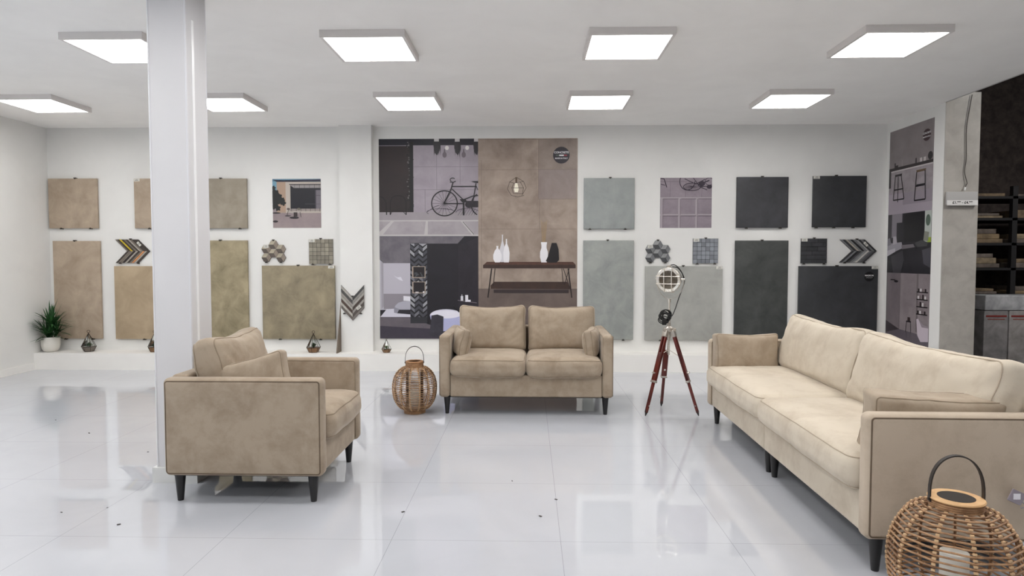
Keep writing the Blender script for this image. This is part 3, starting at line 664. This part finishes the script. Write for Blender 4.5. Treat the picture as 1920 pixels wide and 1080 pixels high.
VEL_LIT = velvet((203, 192, 175), (188, 175, 157), 'velvet_lit')  # same velvet, paler: the long sofa's stronger light put into the colour
PIPE_SHADE = velvet((150, 135, 117), (140, 124, 106), 'velvet_piping_shade', .3)  # piping tones darker than the cloth: fabric shadow at seams put into colour
DARKPIPE = velvet((112, 97, 82), (100, 86, 72), 'velvet_dark_piping', .2)
PIPE_LIT = velvet((182, 168, 150), (170, 156, 138), 'velvet_lit_piping', .3)  # piping for the lit velvet copy, seam shadow again in the colour
ARM_SHADE = velvet((190, 175, 157), (176, 161, 143), 'velvet_arm_shade')  # same cloth as the long sofa, arms darkened in colour to stand for shade
BLK = flat((18, 16, 17), .35)
AT = .09; DP = .87; Z0 = .15; ZA = .685
def leg(parent, x, y):
    m = MB(); m.lathe([(.0155, 0), (.0165, .004), (.028, .135), (.03, .152)], BLK, 20); m.build('leg', parent, (x, y, 0))
def sofa(name, label, width, seats, loc, rz, halves=1, back_h=.455, seed=0, cat='sofa', bt=.16, back_tilt=15, by=.55, fab=None):
    fab = fab or VEL
    t = thing(name, label, cat, loc, rz); W2 = width/2
    for sg in (-1, 1):
        # arm built with its thickness as local z so the seam loops run round its two faces
        h = (ZA-Z0)
        a = MB().rbox(0, 0, 0, DP, h, AT, .03, ARM_SHADE if fab == VEL_LIT else fab, 3, 6, make_deform(.002, 0, 0, .0015, seed+sg)).build('arm', t, (sg*(W2-AT/2), DP/2, (ZA+Z0)/2), (radians(90), 0, radians(90)))
        m = MB()
        for sd in (-1, 1): m.tube(rim(DP, h, AT, .03, sd, None, 62), .0035, DARKPIPE if sd == sg else PIPE_SHADE, 6, True)
        m.build('piping', a)
    iw = width-2*AT
    MB().rbox(0, DP-.05, (Z0+.69)/2, iw+.01, .1, .69-Z0, .025, fab, 3, 4).build('backrest', t)
    hw = iw/halves
    MB().box(-W2+.03, W2-.03, .04, DP-.04, Z0-.004, Z0+.03, flat((20, 18, 18), .9)).build('dust_cover', t)
    for k in range(halves):
        MB().rbox(-iw/2+hw*(k+.5), .39, (Z0+.34)/2+.003, hw-.002, .74, .34-Z0, .014, fab, 3, 6, make_deform(.003, 0, 0, .0015, seed+k)).build('seat_base', t)
    sw = iw/seats
    for k in range(seats):
        x = -iw/2+sw*(k+.5)
        cushion('seat_cushion', t, sw-.004, .69, .16, (x, .308, .405), (0, 0, 0), .06, .026, .006, 0, .006, seed+k*7+1, mat=fab, n=16, crease=.002)
        cushion('back_cushion', t, sw-.006, back_h, bt, (x, by+.1-.018*(k % 2), .675), (radians(90-back_tilt), 0, 0), .06, .05, .002, .014, .015, seed+k*5+2, sag=.022, n=26, mat=fab, crease=.007)
    lx = W2-.06
    xs_ = [-lx, lx]
    for x in xs_:
        for y in (.07, DP-.06): leg(t, x, y)
    if halves == 2:
        for x in (-.05, .05):
            for y in (.07, DP-.06): leg(t, x, y)
    return t
sofa('loveseat', 'beige velvet two-seat loveseat with black legs, in front of the mural', 1.475, 2, (-.027, 5.555, 0), radians(-.6), seed=3)
sofa('armchair', 'beige velvet armchair seen from the side, in front of the white column', .825, 1, (-1.11, 3.9, 0), radians(90), seed=11, cat='armchair')
sofa('long_sofa', 'long beige velvet sofa in two joined halves along the right side', 2.64, 2, (1.428, 4.07, 0), radians(-90-.9), halves=2, seed=21, bt=.18, fab=VEL_LIT)
# loose pillows
def pillow(lab, w_, d_, h_, loc, rot, seed, cr=.025):
    t = thing('throw_pillow', lab, 'pillow', loc)
    cushion('pillow_body', t, w_, d_, h_, (0, 0, 0), rot, .03, cr, 0, .014, .009, seed, n=18, pipe=.003, crease=.005)
    return t
pillow('small beige pillow leaning on the left arm of the loveseat', .38, .26, .065, (-.60, 5.83, .595), (radians(78), radians(0), radians(-74)), 31, .04)
pillow('small beige pillow tucked against the right arm of the loveseat', .38, .26, .065, (.552, 5.83, .59), (radians(82), 0, radians(78)), 32, .04)
pillow('beige pillow standing against the near arm of the armchair', .38, .27, .11, (-1.535, 3.665, .645), (radians(80), radians(-15), radians(4)), 33)
pillow('beige pillow propped against the far arm of the long sofa', .50, .29, .12, (1.70, 5.22, .60), (radians(84), 0, radians(2)), 34)
pillow('beige pillow propped inside the near arm of the long sofa', .57, .29, .13, (1.77, 2.935, .60), (radians(97), radians(2), radians(-2)), 35)

# ------------------------------------------------------------------ wicker lanterns
RAT = mottled((136, 100, 70), (182, 142, 104), 30, .6, 4); RAT2 = flat((206, 172, 132), .55); RATD = mottled((108, 76, 52), (146, 108, 74), 30, .6, 4)
CANDLE = flat((232, 228, 218), .5); STRAP = flat((38, 30, 26), .5)
def lantern(loc, lab, R, zt, rt, rf, ncoil, nrib, rope, flat_lid, hz, rz=0):
    t = thing('wicker_lantern', lab, 'lantern', loc, rz)
    zb = .035; zc = (zb+zt)/2
    def rad(z):
        s_ = (z-zb)/(zt-zb); u = 2*s_-1; e = (1-abs(u)**2.1)**.5 if abs(u) < 1 else 0
        lo = rf if u < 0 else rt
        return lo+(R-lo)*e
    zz = [zb+(zt-zb)*i/400 for i in range(401)]; acc = [0]
    for i in range(400): acc.append(acc[-1]+math.hypot(zz[i+1]-zz[i], rad(zz[i+1])-rad(zz[i])))
    def arc(f):
        import bisect
        return zz[min(400, bisect.bisect_left(acc, f*acc[-1]))]
    m = MB()
    for k in range(ncoil):
        z = arc((k+.5)/ncoil); r = rad(z); pts = []
        N = nrib*4
        for i in range(N):
            a = 2*pi*i/N; ph = (i % 4)/4; cf = 1-(1-cos(pi/nrib))*.85*sin(pi*ph)
            pts.append((r*cf*cos(a), r*cf*sin(a), z+random.uniform(-.001, .001)))
        m.tube(pts, rope, random.choice([RAT, RAT, RATD]), 6, True)
    m.build('woven_coils', t)
    rb = MB()
    for i in range(nrib):
        a = 2*pi*i/nrib
        pts = [((rad(arc(k/24))-rope*1.4)*cos(a), (rad(arc(k/24))-rope*1.4)*sin(a), arc(k/24)) for k in range(25)]
        rb.tube(pts, rope*1.1, RATD, 6)
        for k in range(ncoil-1):       # lashings over each rib
            z = arc((k+1)/ncoil); r = rad(z)+rope*.2
            M = Matrix.Translation((r*cos(a), r*sin(a), z)) @ Matrix.Rotation(a, 4, 'Z')
            rb.box(-rope, rope*.9, -rope*1.6, rope*1.6, -rope*.9, rope*.9, RAT2, M)
    rb.build('ribs', t)
    ft = MB(); 
    for k in range(4): ft.tube([(rf*cos(2*pi*i/32), rf*sin(2*pi*i/32), .006+k*.0095) for i in range(32)], .0055, RAT, 6, True)
    ft.lathe([(rf-.012, .004), (rf-.002, .004), (rf-.002, .036), (rf-.012, .036)], RATD, 32, cap=False); ft.lathe([(rf-.01, .012), (rf-.01, .018)], RATD, 32); ft.build('foot', t)
    cl = MB(); hcol = .045 if not flat_lid else .028; nn = int(hcol/.008)
    for k in range(nn): cl.tube([(rt*cos(2*pi*i/32), rt*sin(2*pi*i/32), zt+k*.008) for i in range(32)], .0048, RAT, 6, True)
    cl.lathe([(rt-.012, zt-.004), (rt-.003, zt-.004), (rt-.003, zt+hcol-.006), (rt-.012, zt+hcol-.006)], RATD, 32, cap=False)
    cl.build('collar', t)
    top = zt+hcol-.004
    if flat_lid:
        l_ = MB(); l_.lathe([(.05, top), (rt+.006, top), (rt+.008, top+.004), (rt+.005, top+.008), (.055, top+.008), (.05, top+.006)], mottled((196, 152, 104), (216, 176, 128), 12, .5, 4), 48, cap=False)
        lo = l_.build('lid_ring', t); MB().lathe([(.059, top+.001), (.059, top+.0085)], flat((22, 17, 18), .35), 40).build('lid_inset', t)
    else:
        l_ = MB(); l_.lathe([(rt-.02, top-.002), (rt+.002, top-.002), (rt+.005, top+.003), (rt, top+.009), (rt-.018, top+.009), (rt-.02, top+.004)], mottled((150, 106, 70), (180, 134, 92), 12, .5, 4), 40, cap=False)
        l_.build('rim', t)
    # candle on its disc
    cr, ch = (.046, .26 if flat_lid else .17); MB().lathe([(0.001, .018), (cr, .018), (cr, .018+ch), (cr-.006, .022+ch), (0.001, .02+ch)], CANDLE, 28).build('candle', t)
    if not flat_lid:
        MB().lathe([(.075, .02), (.075, .36)], GLASS, 32, cap=False).build('glass_tube', t)
    # strap handle
    hr = rt+.004; pts = []
    for k in range(25):
        a = pi*k/24; pts.append((hr*1.02*cos(a)*(1+.12*sin(a)), 0, top-.012+(hz-top+.012)*sin(a)**.8))
    hd = MB(); hd.strip(pts, (0, 1, 0), .018, .0045, STRAP)
    hd.build('handle', t)
    rv = MB()
    for sg in (-1, 1): rv.lathe([(.005, 0), (.005, .006)], flat((60, 50, 44), .3, .8), 12, Matrix.Translation((sg*(hr+.001), 0, top-.004)) @ Matrix.Rotation(sg*pi/2, 4, 'Y'))
    rv.build('rivets', t)
    return t
lantern((-.988, 5.65, 0), 'round woven rattan lantern with foot and handle, left of the loveseat', .19, .40, .073, .088, 30, 14, .0033, False, .575, radians(10))
lantern((1.528, 2.37, 0), 'large round rope lantern with dark inset lid, at the lower right', .213, .447, .082, .1, 27, 11, .0038, True, .628, radians(-8))

# ------------------------------------------------------------------ tripod spotlight
CH = flat((236, 231, 222), .26, .75); CH2 = flat((188, 181, 172), .34, .8); MAH = mottled((70, 22, 18), (104, 36, 26), 14, .3, 6, stretch=(1, 1, .2)); CAB = flat((16, 15, 16), .45)
lp = thing('tripod_spotlight', 'chrome cage spotlight on a reddish wooden tripod, right of the loveseat', 'floor lamp', (1.205, 5.71, 0))
hub = Vector((0, 0, .735))
for (fx, fy) in ((-.22, -.14), (-.012, .235), (.231, -.13)):
    foot = Vector((fx, fy, 0)); d = Vector((fx, fy, 0)).normalized(); top_ = hub+d*.035+Vector((0, 0, -.03)); ax = (foot-top_); L_ = ax.length; axn = ax.normalized()
    side = axn.cross(d).normalized(); nrm = side.cross(axn)
    R3 = Matrix((side, nrm, axn)).transposed().to_4x4(); M = Matrix.Translation(top_) @ R3
    lg = MB()
    for s_ in (-1, 1): lg.rbox(s_*.0165, 0, L_*.30, .013, .026, L_*.58, .004, MAH, 2, 1, None, M)
    lg.rbox(0, 0, L_*.42, .046, .024, L_*.34, .004, MAH, 2, 1, None, M)
    lg.rbox(0, 0, L_*.76, .024, .022, L_*.40, .004, MAH, 2, 1, None, M)
    lo = lg.build('leg', lp)
    MB().rbox(0, 0, .018, .052, .034, .06, .005, CH2, 2, 1, None, M).build('leg_cap', lo)
    MB().rbox(0, 0, L_*.595, .054, .032, .018, .004, CH2, 2, 1, None, M).build('collar', lo)
    kn = MB(); kn.tube([tuple(M @ Vector((0, -.014, L_*.5))), tuple(M @ Vector((0, .034, L_*.5)))], .009, CH, 12); kn.tube([tuple(M @ Vector((.012, 0, L_*.88))), tuple(M @ Vector((-.02, 0, L_*.88)))], .006, CH, 10); kn.build('knob', lo)
    MB().lathe([(.012, 0), (.013, .02), (.004, .052), (.001, .056)], flat((20, 18, 18), .5), 16, M @ Matrix.Translation((0, 0, L_-.056))).build('tip', lo)
h_ = MB(); h_.lathe([(.03, .70), (.042, .705), (.042, .735), (.03, .742), (.016, .75), (.013, .78)], CH2, 28)
for k in range(3): a = 2*pi*k/3-.5; h_.rbox(.045*cos(a), .045*sin(a), .72, .03, .03, .03, .006, CH2, 2)
h_.build('hub', lp)
pl_ = MB(); pl_.tube([(0, 0, .50), (0, 0, .99)], .0085, CH, 16); pl_.tube([(0, 0, .74), (0, 0, .90)], .0115, CH, 16); pl_.tube([(0, 0, .955), (0, 0, .985)], .014, CH, 16); pl_.build('pole', lp)
for a in (200, 320, 90):
    MB().tube([(0, 0, .545), (.095*cos(radians(a)), .095*sin(radians(a)), .50)], .003, CH2, 8).build('brace', lp)
# head : axis points towards the viewer's left, slightly down
hc = Vector((.005, -.01, 1.155)); fd = Vector((-.40, -.90, -.06)).normalized(); sd_ = fd.cross(Vector((0, 0, 1))).normalized(); ud = sd_.cross(fd)
Mh = Matrix.Translation(hc) @ Matrix((sd_, ud, -fd)).transposed().to_4x4()      # local z points backwards
hd = MB(); hd.lathe([(.094, -.07), (.094, .03), (.088, .05), (.07, .075), (.045, .09), (.02, .096), (.001, .097)], CH, 48, Mh, cap=False)
hd.lathe([(.078, -.072), (.094, -.07)], CH, 48, Mh, cap=False)
hdo = hd.build('lamp_housing', lp)
bz = MB(); bz.lathe([(.079, -.072), (.080, -.084), (.1, -.088), (.106, -.082), (.106, -.068), (.096, -.062), (.094, -.062)], CH, 48, Mh, cap=False); bz.build('bezel', lp)
MB().lathe([(.079, -.072), (.06, -.02), (.03, .01), (.001, .02)], flat((150, 138, 126), .4, .5), 40, Mh, cap=False).build('reflector', lp)
MB().lathe([(.0785, -.073), (.05, -.079), (.001, -.082)], GLASS, 40, Mh, cap=False).build('lens', lp)
gr = MB()
for o_ in (-.032, .032):
    for vert in (0, 1):
        pts = []
        for k in range(13):
            q = -.098+.196*k/12; zz = -.10-.008*(1-(q/.098)**2)
            pts.append(tuple(Mh @ Vector((o_, q, zz) if vert else (q, o_, zz))))
        ends = [tuple(Mh @ Vector((o_, s_*.1, -.085) if vert else (s_*.1, o_, -.085))) for s_ in (-1, 1)]
        gr.tube([ends[0]]+pts+[ends[1]], .0036, CH, 8)
gr.build('grille', lp)
yk = MB(); pts = []
for k in range(21):
    a = pi+pi*k/20; pts.append(Mh @ Vector((.118*cos(a), 0, .0)))
yk.strip([tuple(hc+Vector((sd_.x*.118*cos(pi+pi*k/20), sd_.y*.118*cos(pi+pi*k/20), .17*sin(pi+pi*k/20)))) for k in range(21)], tuple(fd), .016, .004, CH2)
yk.build('yoke', lp)
kb = MB()
for s_ in (-1, 1): kb.tube([tuple(hc+sd_*s_*.092), tuple(hc+sd_*s_*.124)], .009, CH, 14)
kb.build('side_knob', lp)
hk = MB(); hk.rbox(-.005, .0, 1.262, .034, .022, .026, .005, CH2, 2); hk.rbox(.005, -.05, 1.052, .05, .02, .022, .004, CH2, 2); hk.build('top_bracket', lp)
def smooth(pts, n=8):
    out = []; P = [Vector(p_) for p_ in pts]; P = [P[0]]+P+[P[-1]]
    for i in range(1, len(P)-2):
        for k in range(n):
            t_ = k/n; a, b, c, d = P[i-1], P[i], P[i+1], P[i+2]
            out.append(tuple(.5*((2*b)+(c-a)*t_+(2*a-5*b+4*c-d)*t_*t_+(3*b-a-3*c+d)*t_**3)))
    out.append(tuple(P[-2])); return out
cb = MB(); cb.tube(smooth([(0, .02, 1.27), (.05, .02, 1.275), (.1, .03, 1.23), (.135, .03, 1.15), (.12, .03, 1.08), (.08, .01, .98), (.05, -.01, .9), (.02, -.02, .84), (-.02, -.03, .83)]), .0042, CAB, 8)
cb.tube(smooth([(.03, .03, 1.26), (.08, .05, 1.25), (.12, .05, 1.2), (.13, .05, 1.15)]), .004, CAB, 8)
rr = random.Random(5)
for k in range(9):
    cx_ = -.045+rr.uniform(-.012, .02); cz = .835+rr.uniform(-.03, .02); ry = rr.uniform(.03, .05); rz_ = rr.uniform(.028, .05); tl = rr.uniform(-.8, .8)
    cb.tube([(cx_+ry*cos(2*pi*i/20)*cos(tl), -.03+ry*cos(2*pi*i/20)*sin(tl)*.6+rr.uniform(-.001, .001), cz+rz_*sin(2*pi*i/20)) for i in range(20)], .0042, CAB, 8, True)
cb.rbox(-.048, -.034, .79, .036, .03, .055, .006, CAB, 2)
cb.build('power_cable', lp)

# ------------------------------------------------------------------ terrariums and plant on the ledge
CU = flat((120, 84, 56), .35, .7); DKM = flat((58, 46, 36), .35, .7); LEAF = mottled((24, 44, 24), (58, 86, 48), 25, .55, 3); WB = mottled((118, 88, 62), (150, 116, 84), 10, .6, 4)
def terrarium(loc, lab, s=1.0, rz=0, base=WB, leafm=None):
    t = thing('hanging_terrarium', lab, 'terrarium', loc, rz); n = 6
    R0, R1, z1, z2 = .048*s, .074*s, .055*s, .205*s
    ring = lambda r, z: [(r*cos(2*pi*k/n), r*sin(2*pi*k/n), z) for k in range(n)]
    a, b = ring(R0, .003), ring(R1, z1); ap = (0, 0, z2)
    fr = MB()
    for k in range(n):
        fr.tube([a[k], b[k], ap], .0022*s, DKM, 6); fr.tube([b[k], b[(k+1) % n]], .002*s, DKM, 6); fr.tube([a[k], a[(k+1) % n]], .002*s, DKM, 6)
    fr.tube([(.014*s*cos(2*pi*k/16), 0, z2+.014*s+.014*s*sin(2*pi*k/16)) for k in range(16)], .0022*s, DKM, 6, True)
    fr.build('wire_frame', t)
    gl_ = MB(); vs = b+[ap]; gl_.add(vs, [(k, (k+1) % n, n) for k in range(n)][1:], GLASS); gl_.build('glass_panes', t)
    bs = MB(); bs.lathe([(R0*.97, .002), (R1*.96, z1*.92), (R1*.8, z1*.9), (.001, z1*.9)], base, 6, smooth=False); bs.build('tray', t)
    lf_ = MB(); r_ = random.Random(int(abs(loc[0])*100))
    for k in range(34):
        az = r_.uniform(0, 2*pi); el = r_.uniform(.2, 1.45); L_ = r_.uniform(.03, .052)*s; w_ = .008*s; c0 = Vector((r_.uniform(-.012, .012)*s, r_.uniform(-.012, .012)*s, z1*.85+r_.uniform(0, .03)*s))
        d = Vector((cos(az)*cos(el), sin(az)*cos(el), sin(el))); sd2 = d.cross(Vector((0, 0, 1))).normalized()*w_; nn = sd2.cross(d).normalized()*.003*s
        mid_ = c0+d*L_*.55
        lf_.add([tuple(c0), tuple(mid_+sd2), tuple(c0+d*L_), tuple(mid_-sd2), tuple(mid_+nn), tuple(mid_-nn)], [(0,1,4),(1,2,4),(2,3,4),(3,0,4),(0,5,1),(1,5,2),(2,5,3),(3,5,0)], leafm or LEAF, True)
    lf_.build('succulent', t)
    return t
terrarium((-5.36, 7.88, .2), 'wire and glass terrarium with dark succulent, left end next to the potted plant', 1.12, .3, flat((112, 104, 96), .5))
terrarium((-4.545, 7.88, .2), 'wire and glass terrarium half hidden behind the white column', 1.12, .1)
terrarium((-2.60, 7.88, .2), 'wire and glass terrarium with wooden base beneath the large taupe tile', 1.12, .5)
terrarium((-1.715, 7.88, .2), 'small leafy terrarium with wooden tray below the mural corner', .78, .2, WB, mottled((40, 60, 30), (86, 112, 60), 25, .5, 3))

pt = thing('potted_plant', 'spiky green plant in a white round pot on the ledge', 'plant', (-5.82, 7.865, .2))
m = MB(); m.lathe([(.001, 0), (.056, 0), (.07, .006), (.09, .035), (.099, .08), (.101, .178), (.098, .182), (.092, .18), (.091, .165), (.001, .16)], flat((226, 222, 214), .45), 40, cap=False); m.build('pot', pt)
MB().lathe([(.001, .162), (.089, .162), (.089, .168), (.001, .17)], flat((50, 40, 32), .9), 24, cap=False).build('soil', pt)
st = MB(); fo = MB(); r_ = random.Random(9); LG1 = mottled((28, 62, 34), (62, 112, 58), 14, .5, 3)
heads = [(-.01, .01, .36, .27), (.04, -.01, .34, .25), (-.035, -.02, .24, .24), (.06, .02, .24, .22), (0, -.03, .2, .2)]
for (hx, hy, hz_, LL) in heads:
    st.tube([(hx*.5, hy*.5, .15), (hx, hy, hz_)], .007, flat((66, 66, 44), .7), 8)
    for k in range(34):
        az = r_.uniform(pi*1.02, pi*2.02) if r_.random() < .7 else r_.uniform(-.6, .9); el = radians(r_.choice([12, 25, 35, 50, 65, 80])+r_.uniform(-8, 8)); L_ = LL*r_.uniform(.85, 1.2); w0 = .0145
        if cos(az) < -.1 and el < 1.2: az = r_.uniform(radians(242), radians(262))
        p0 = Vector((hx, hy, hz_+r_.uniform(-.05, .01))); d = Vector((cos(az)*cos(el), sin(az)*cos(el), sin(el))); side = d.cross(Vector((0, 0, 1))); side = side.normalized() if side.length > .01 else Vector((1, 0, 0))
        vs = []; fs = []; N = 7; droop = r_.uniform(.1, .35)*cos(el)
        for i in range(N):
            s_ = i/(N-1); c = p0+d*L_*s_+Vector((0, 0, -droop*L_*s_*s_)); c.y = min(c.y, .11); c.x = max(c.x, -.1); wv = w0*(1-s_)**.6*(.5+min(1, s_*4)*.5); up_ = side.cross(d).normalized()*.0015*(1-s_)
            vs += [tuple(c-side*wv), tuple(c+up_), tuple(c+side*wv), tuple(c-up_)]
        for i in range(N-1):
            for j in range(4): fs.append((i*4+j, i*4+(j+1) % 4, (i+1)*4+(j+1) % 4, (i+1)*4+j))
        fo.add(vs, fs, LG1, True)
st.build('stem', pt); fo.build('foliage', pt)

# ------------------------------------------------------------------ pillar cable, price strip
cbm = MB(); cbm.tube(smooth([(4.512, 6.94, 3.0), (4.49, 6.942, 2.85), (4.468, 6.944, 2.66), (4.472, 6.944, 2.45), (4.474, 6.944, 2.34), (4.462, 6.944, 2.22), (4.487, 6.94, 2.11), (4.48, 6.938, 2.09), (4.47, 6.938, 2.06)]), .0045, flat((74, 68, 64), .6), 8)
t = thing('hanging_cable', 'loose thin cable hanging down the grey concrete pillar', 'cable')
cbm.build('cord', t); MB().tube([(4.47, 6.938, 2.062), (4.464, 6.938, 2.03)], .009, flat((225, 225, 222), .5), 10).build('white_end', t)
t = thing('price_strip', 'grey shelf price strip on the concrete pillar reading £1.99 - £4.99', 'price strip', (4.44, 6.955, 1.94))
MB().rbox(0, -.012, .01, .31, .024, .13, .003, flat((176, 174, 172), .6), 2).build('holder', t)
m = MB(); m.box(-.155, .155, -.028, -.024, -.06, -.012, flat((226, 224, 222), .5)); m.box(-.155, .155, -.034, -.024, -.066, -.06, flat((190, 188, 186), .4)); m.build('card', t)
m = MB(); text_mesh(m, '£1.99 - £4.99', .038, flat((24, 24, 24)), Matrix.Translation((0, -.0286, -.036)) @ Matrix.Rotation(radians(90), 4, 'X'), .0002, .001); m.build('lettering', t)

# ------------------------------------------------------------------ stockroom rack and goods
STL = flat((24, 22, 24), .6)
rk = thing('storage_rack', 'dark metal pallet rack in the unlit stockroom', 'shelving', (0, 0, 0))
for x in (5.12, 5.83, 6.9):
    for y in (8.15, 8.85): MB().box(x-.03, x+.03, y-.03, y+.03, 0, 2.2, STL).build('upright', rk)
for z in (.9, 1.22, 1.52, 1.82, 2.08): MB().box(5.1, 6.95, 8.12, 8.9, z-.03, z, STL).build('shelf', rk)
SC = [(132, 112, 88), (150, 128, 98), (112, 100, 92), (156, 138, 112), (124, 112, 104)]
def pack(x0, x1, z0, z1, c, lab, y=8.2, dpt=.5):
    m = MB(); m.rbox((x0+x1)/2, y+dpt/2, (z0+z1)/2, x1-x0, dpt, z1-z0, .006, mottled(sh(c, .7), sh(c, 1.0), 9, .8, 5), 2)
    tag(m.build('stock_pack'), lab, 'package', 'wrapped packs on the stockroom rack')
where = {.9: 'lowest', 1.22: 'second', 1.52: 'third', 1.82: 'fourth', 2.08: 'top'}
for z, bays in ((.9, (((5.2, 5.7), (.03, .035)), ((5.88, 6.6), (.04, .05)))), (1.22, (((5.2, 5.72), (.05, .07, .05)), ((5.87, 6.6), (.06, .05)))), (1.52, (((5.2, 5.75), (.05, .06, .06)), ((5.87, 6.6), (.05, .06)))), (1.82, (((5.22, 5.74), (.03, .03)), ((5.9, 6.6), (.1,)))), (2.08, (((5.2, 5.76), (.04,)), ((5.88, 6.6), (.03,))))):
    for bi, ((x0, x1), hs) in enumerate(bays):
        zz = z
        for k, hh in enumerate(hs):
            pack(x0+.02*(k % 2), x1-.04*(k % 3), zz+.0005, zz+hh, SC[(k+bi*2+int(z*10)) % 5], 'brown wrapped pack on the %s rack shelf, %s bay, %s in its stack' % (where[z], ('left', 'right')[bi], ('bottom', 'second', 'topmost')[k]))
            zz += hh+.0005
CT = [(140, 136, 136), (156, 151, 149), (168, 160, 148)]
for k, (x0, x1, lab) in enumerate(((5.15, 5.42, 'upright grey tile carton beside the pillar edge in the stockroom'), (5.43, 5.72, 'upright grey tile carton with red tape, middle of the row'), (5.73, 6.05, 'upright pale tile carton with white label at the right picture edge'))):
    t = thing('tile_carton', lab, 'carton', ((x0+x1)/2, 7.75, 0)); w2 = (x1-x0)/2
    MB().rbox(0, .0, .37, 2*w2, .3, .74, .008, mottled(sh(CT[k], .75), CT[k], 6, .6, 6), 2, 1).build('box_body', t)
    m = MB(); m.box(-w2+.02, w2-.02, -.153, -.15, .67, .69, flat((120, 40, 34), .6)); m.box(-w2+.04, w2-.04, -.153, -.15, .64, .65, flat((130, 70, 60), .6)); m.build('printed_band', t)
    if k == 2:
        m = MB(); m.box(-.12, .02, -.153, -.15, .28, .62, flat((182, 172, 150), .6)); m.build('label', t)
        m = MB(); text_mesh(m, '220', .075, flat((26, 24, 22)), Matrix.Translation((-.06, -.154, .34)) @ Matrix.Rotation(radians(90), 4, 'X'), .0004, .002); m.build('lettering', t)
t = thing('wrapped_bundle', 'long grey plastic-wrapped tile bundle lying on the upright cartons', 'package', (5.58, 7.75, .7455))
MB().rbox(0, 0, .085, .86, .32, .17, .012, mottled((140, 140, 142), (186, 186, 188), 7, .35, 6), 2, 2, make_deform(.004, 0, 0, .006, 4)).build('bundle_body', t)

# ------------------------------------------------------------------ small bits
t = thing('plastic_pouch', 'small clear plastic pouch with white tag hanging on the near sofa arm', 'pouch', (1.985, 2.705, .36), 0)
PCH = glassy((.82, .78, .9))
MB().rbox(0, 0, 0, .06, .006, .05, .0028, flat((150, 141, 150), .25), 2, 6, make_deform(.001, 0, 0, .003, 8), Matrix.Rotation(radians(25), 4, 'Y')).build('pouch', t)
MB().box(-.016, .012, -.0062, -.0052, -.008, .016, flat((240, 238, 244), .5)).build('white_tag', t)
MB().tube([(.02, 0, -.015), (.045, .0, -.04), (.02, 0, -.045)], .003, flat((150, 144, 152), .3), 6).build('cord', t)
db = MB(); r_ = random.Random(4)
for (x, y) in ((-2.62, 4.43), (-3.05, 3.30), (-2.25, 3.42), (-3.35, 4.9), (-2.05, 3.2), (-3.05, 3.2), (-3.9, 5.3), (-2.45, 3.35), (.06, 3.36), (-.66, 3.4), (-.1, 3.9), (.15, 3.6)):
    s_ = r_.uniform(.004, .009); M = Matrix.Translation((x, y, .001)) @ Matrix.Rotation(r_.uniform(0, 3), 4, 'Z')
    db.rbox(0, 0, s_*.25, s_*2.2, s_, s_*.5, s_*.2, flat((70, 64, 62), .8), 1, 1, None, M)
tag(db.build('floor_debris'), 'tiny dark chips scattered on the polished white floor', 'debris', kind='stuff')
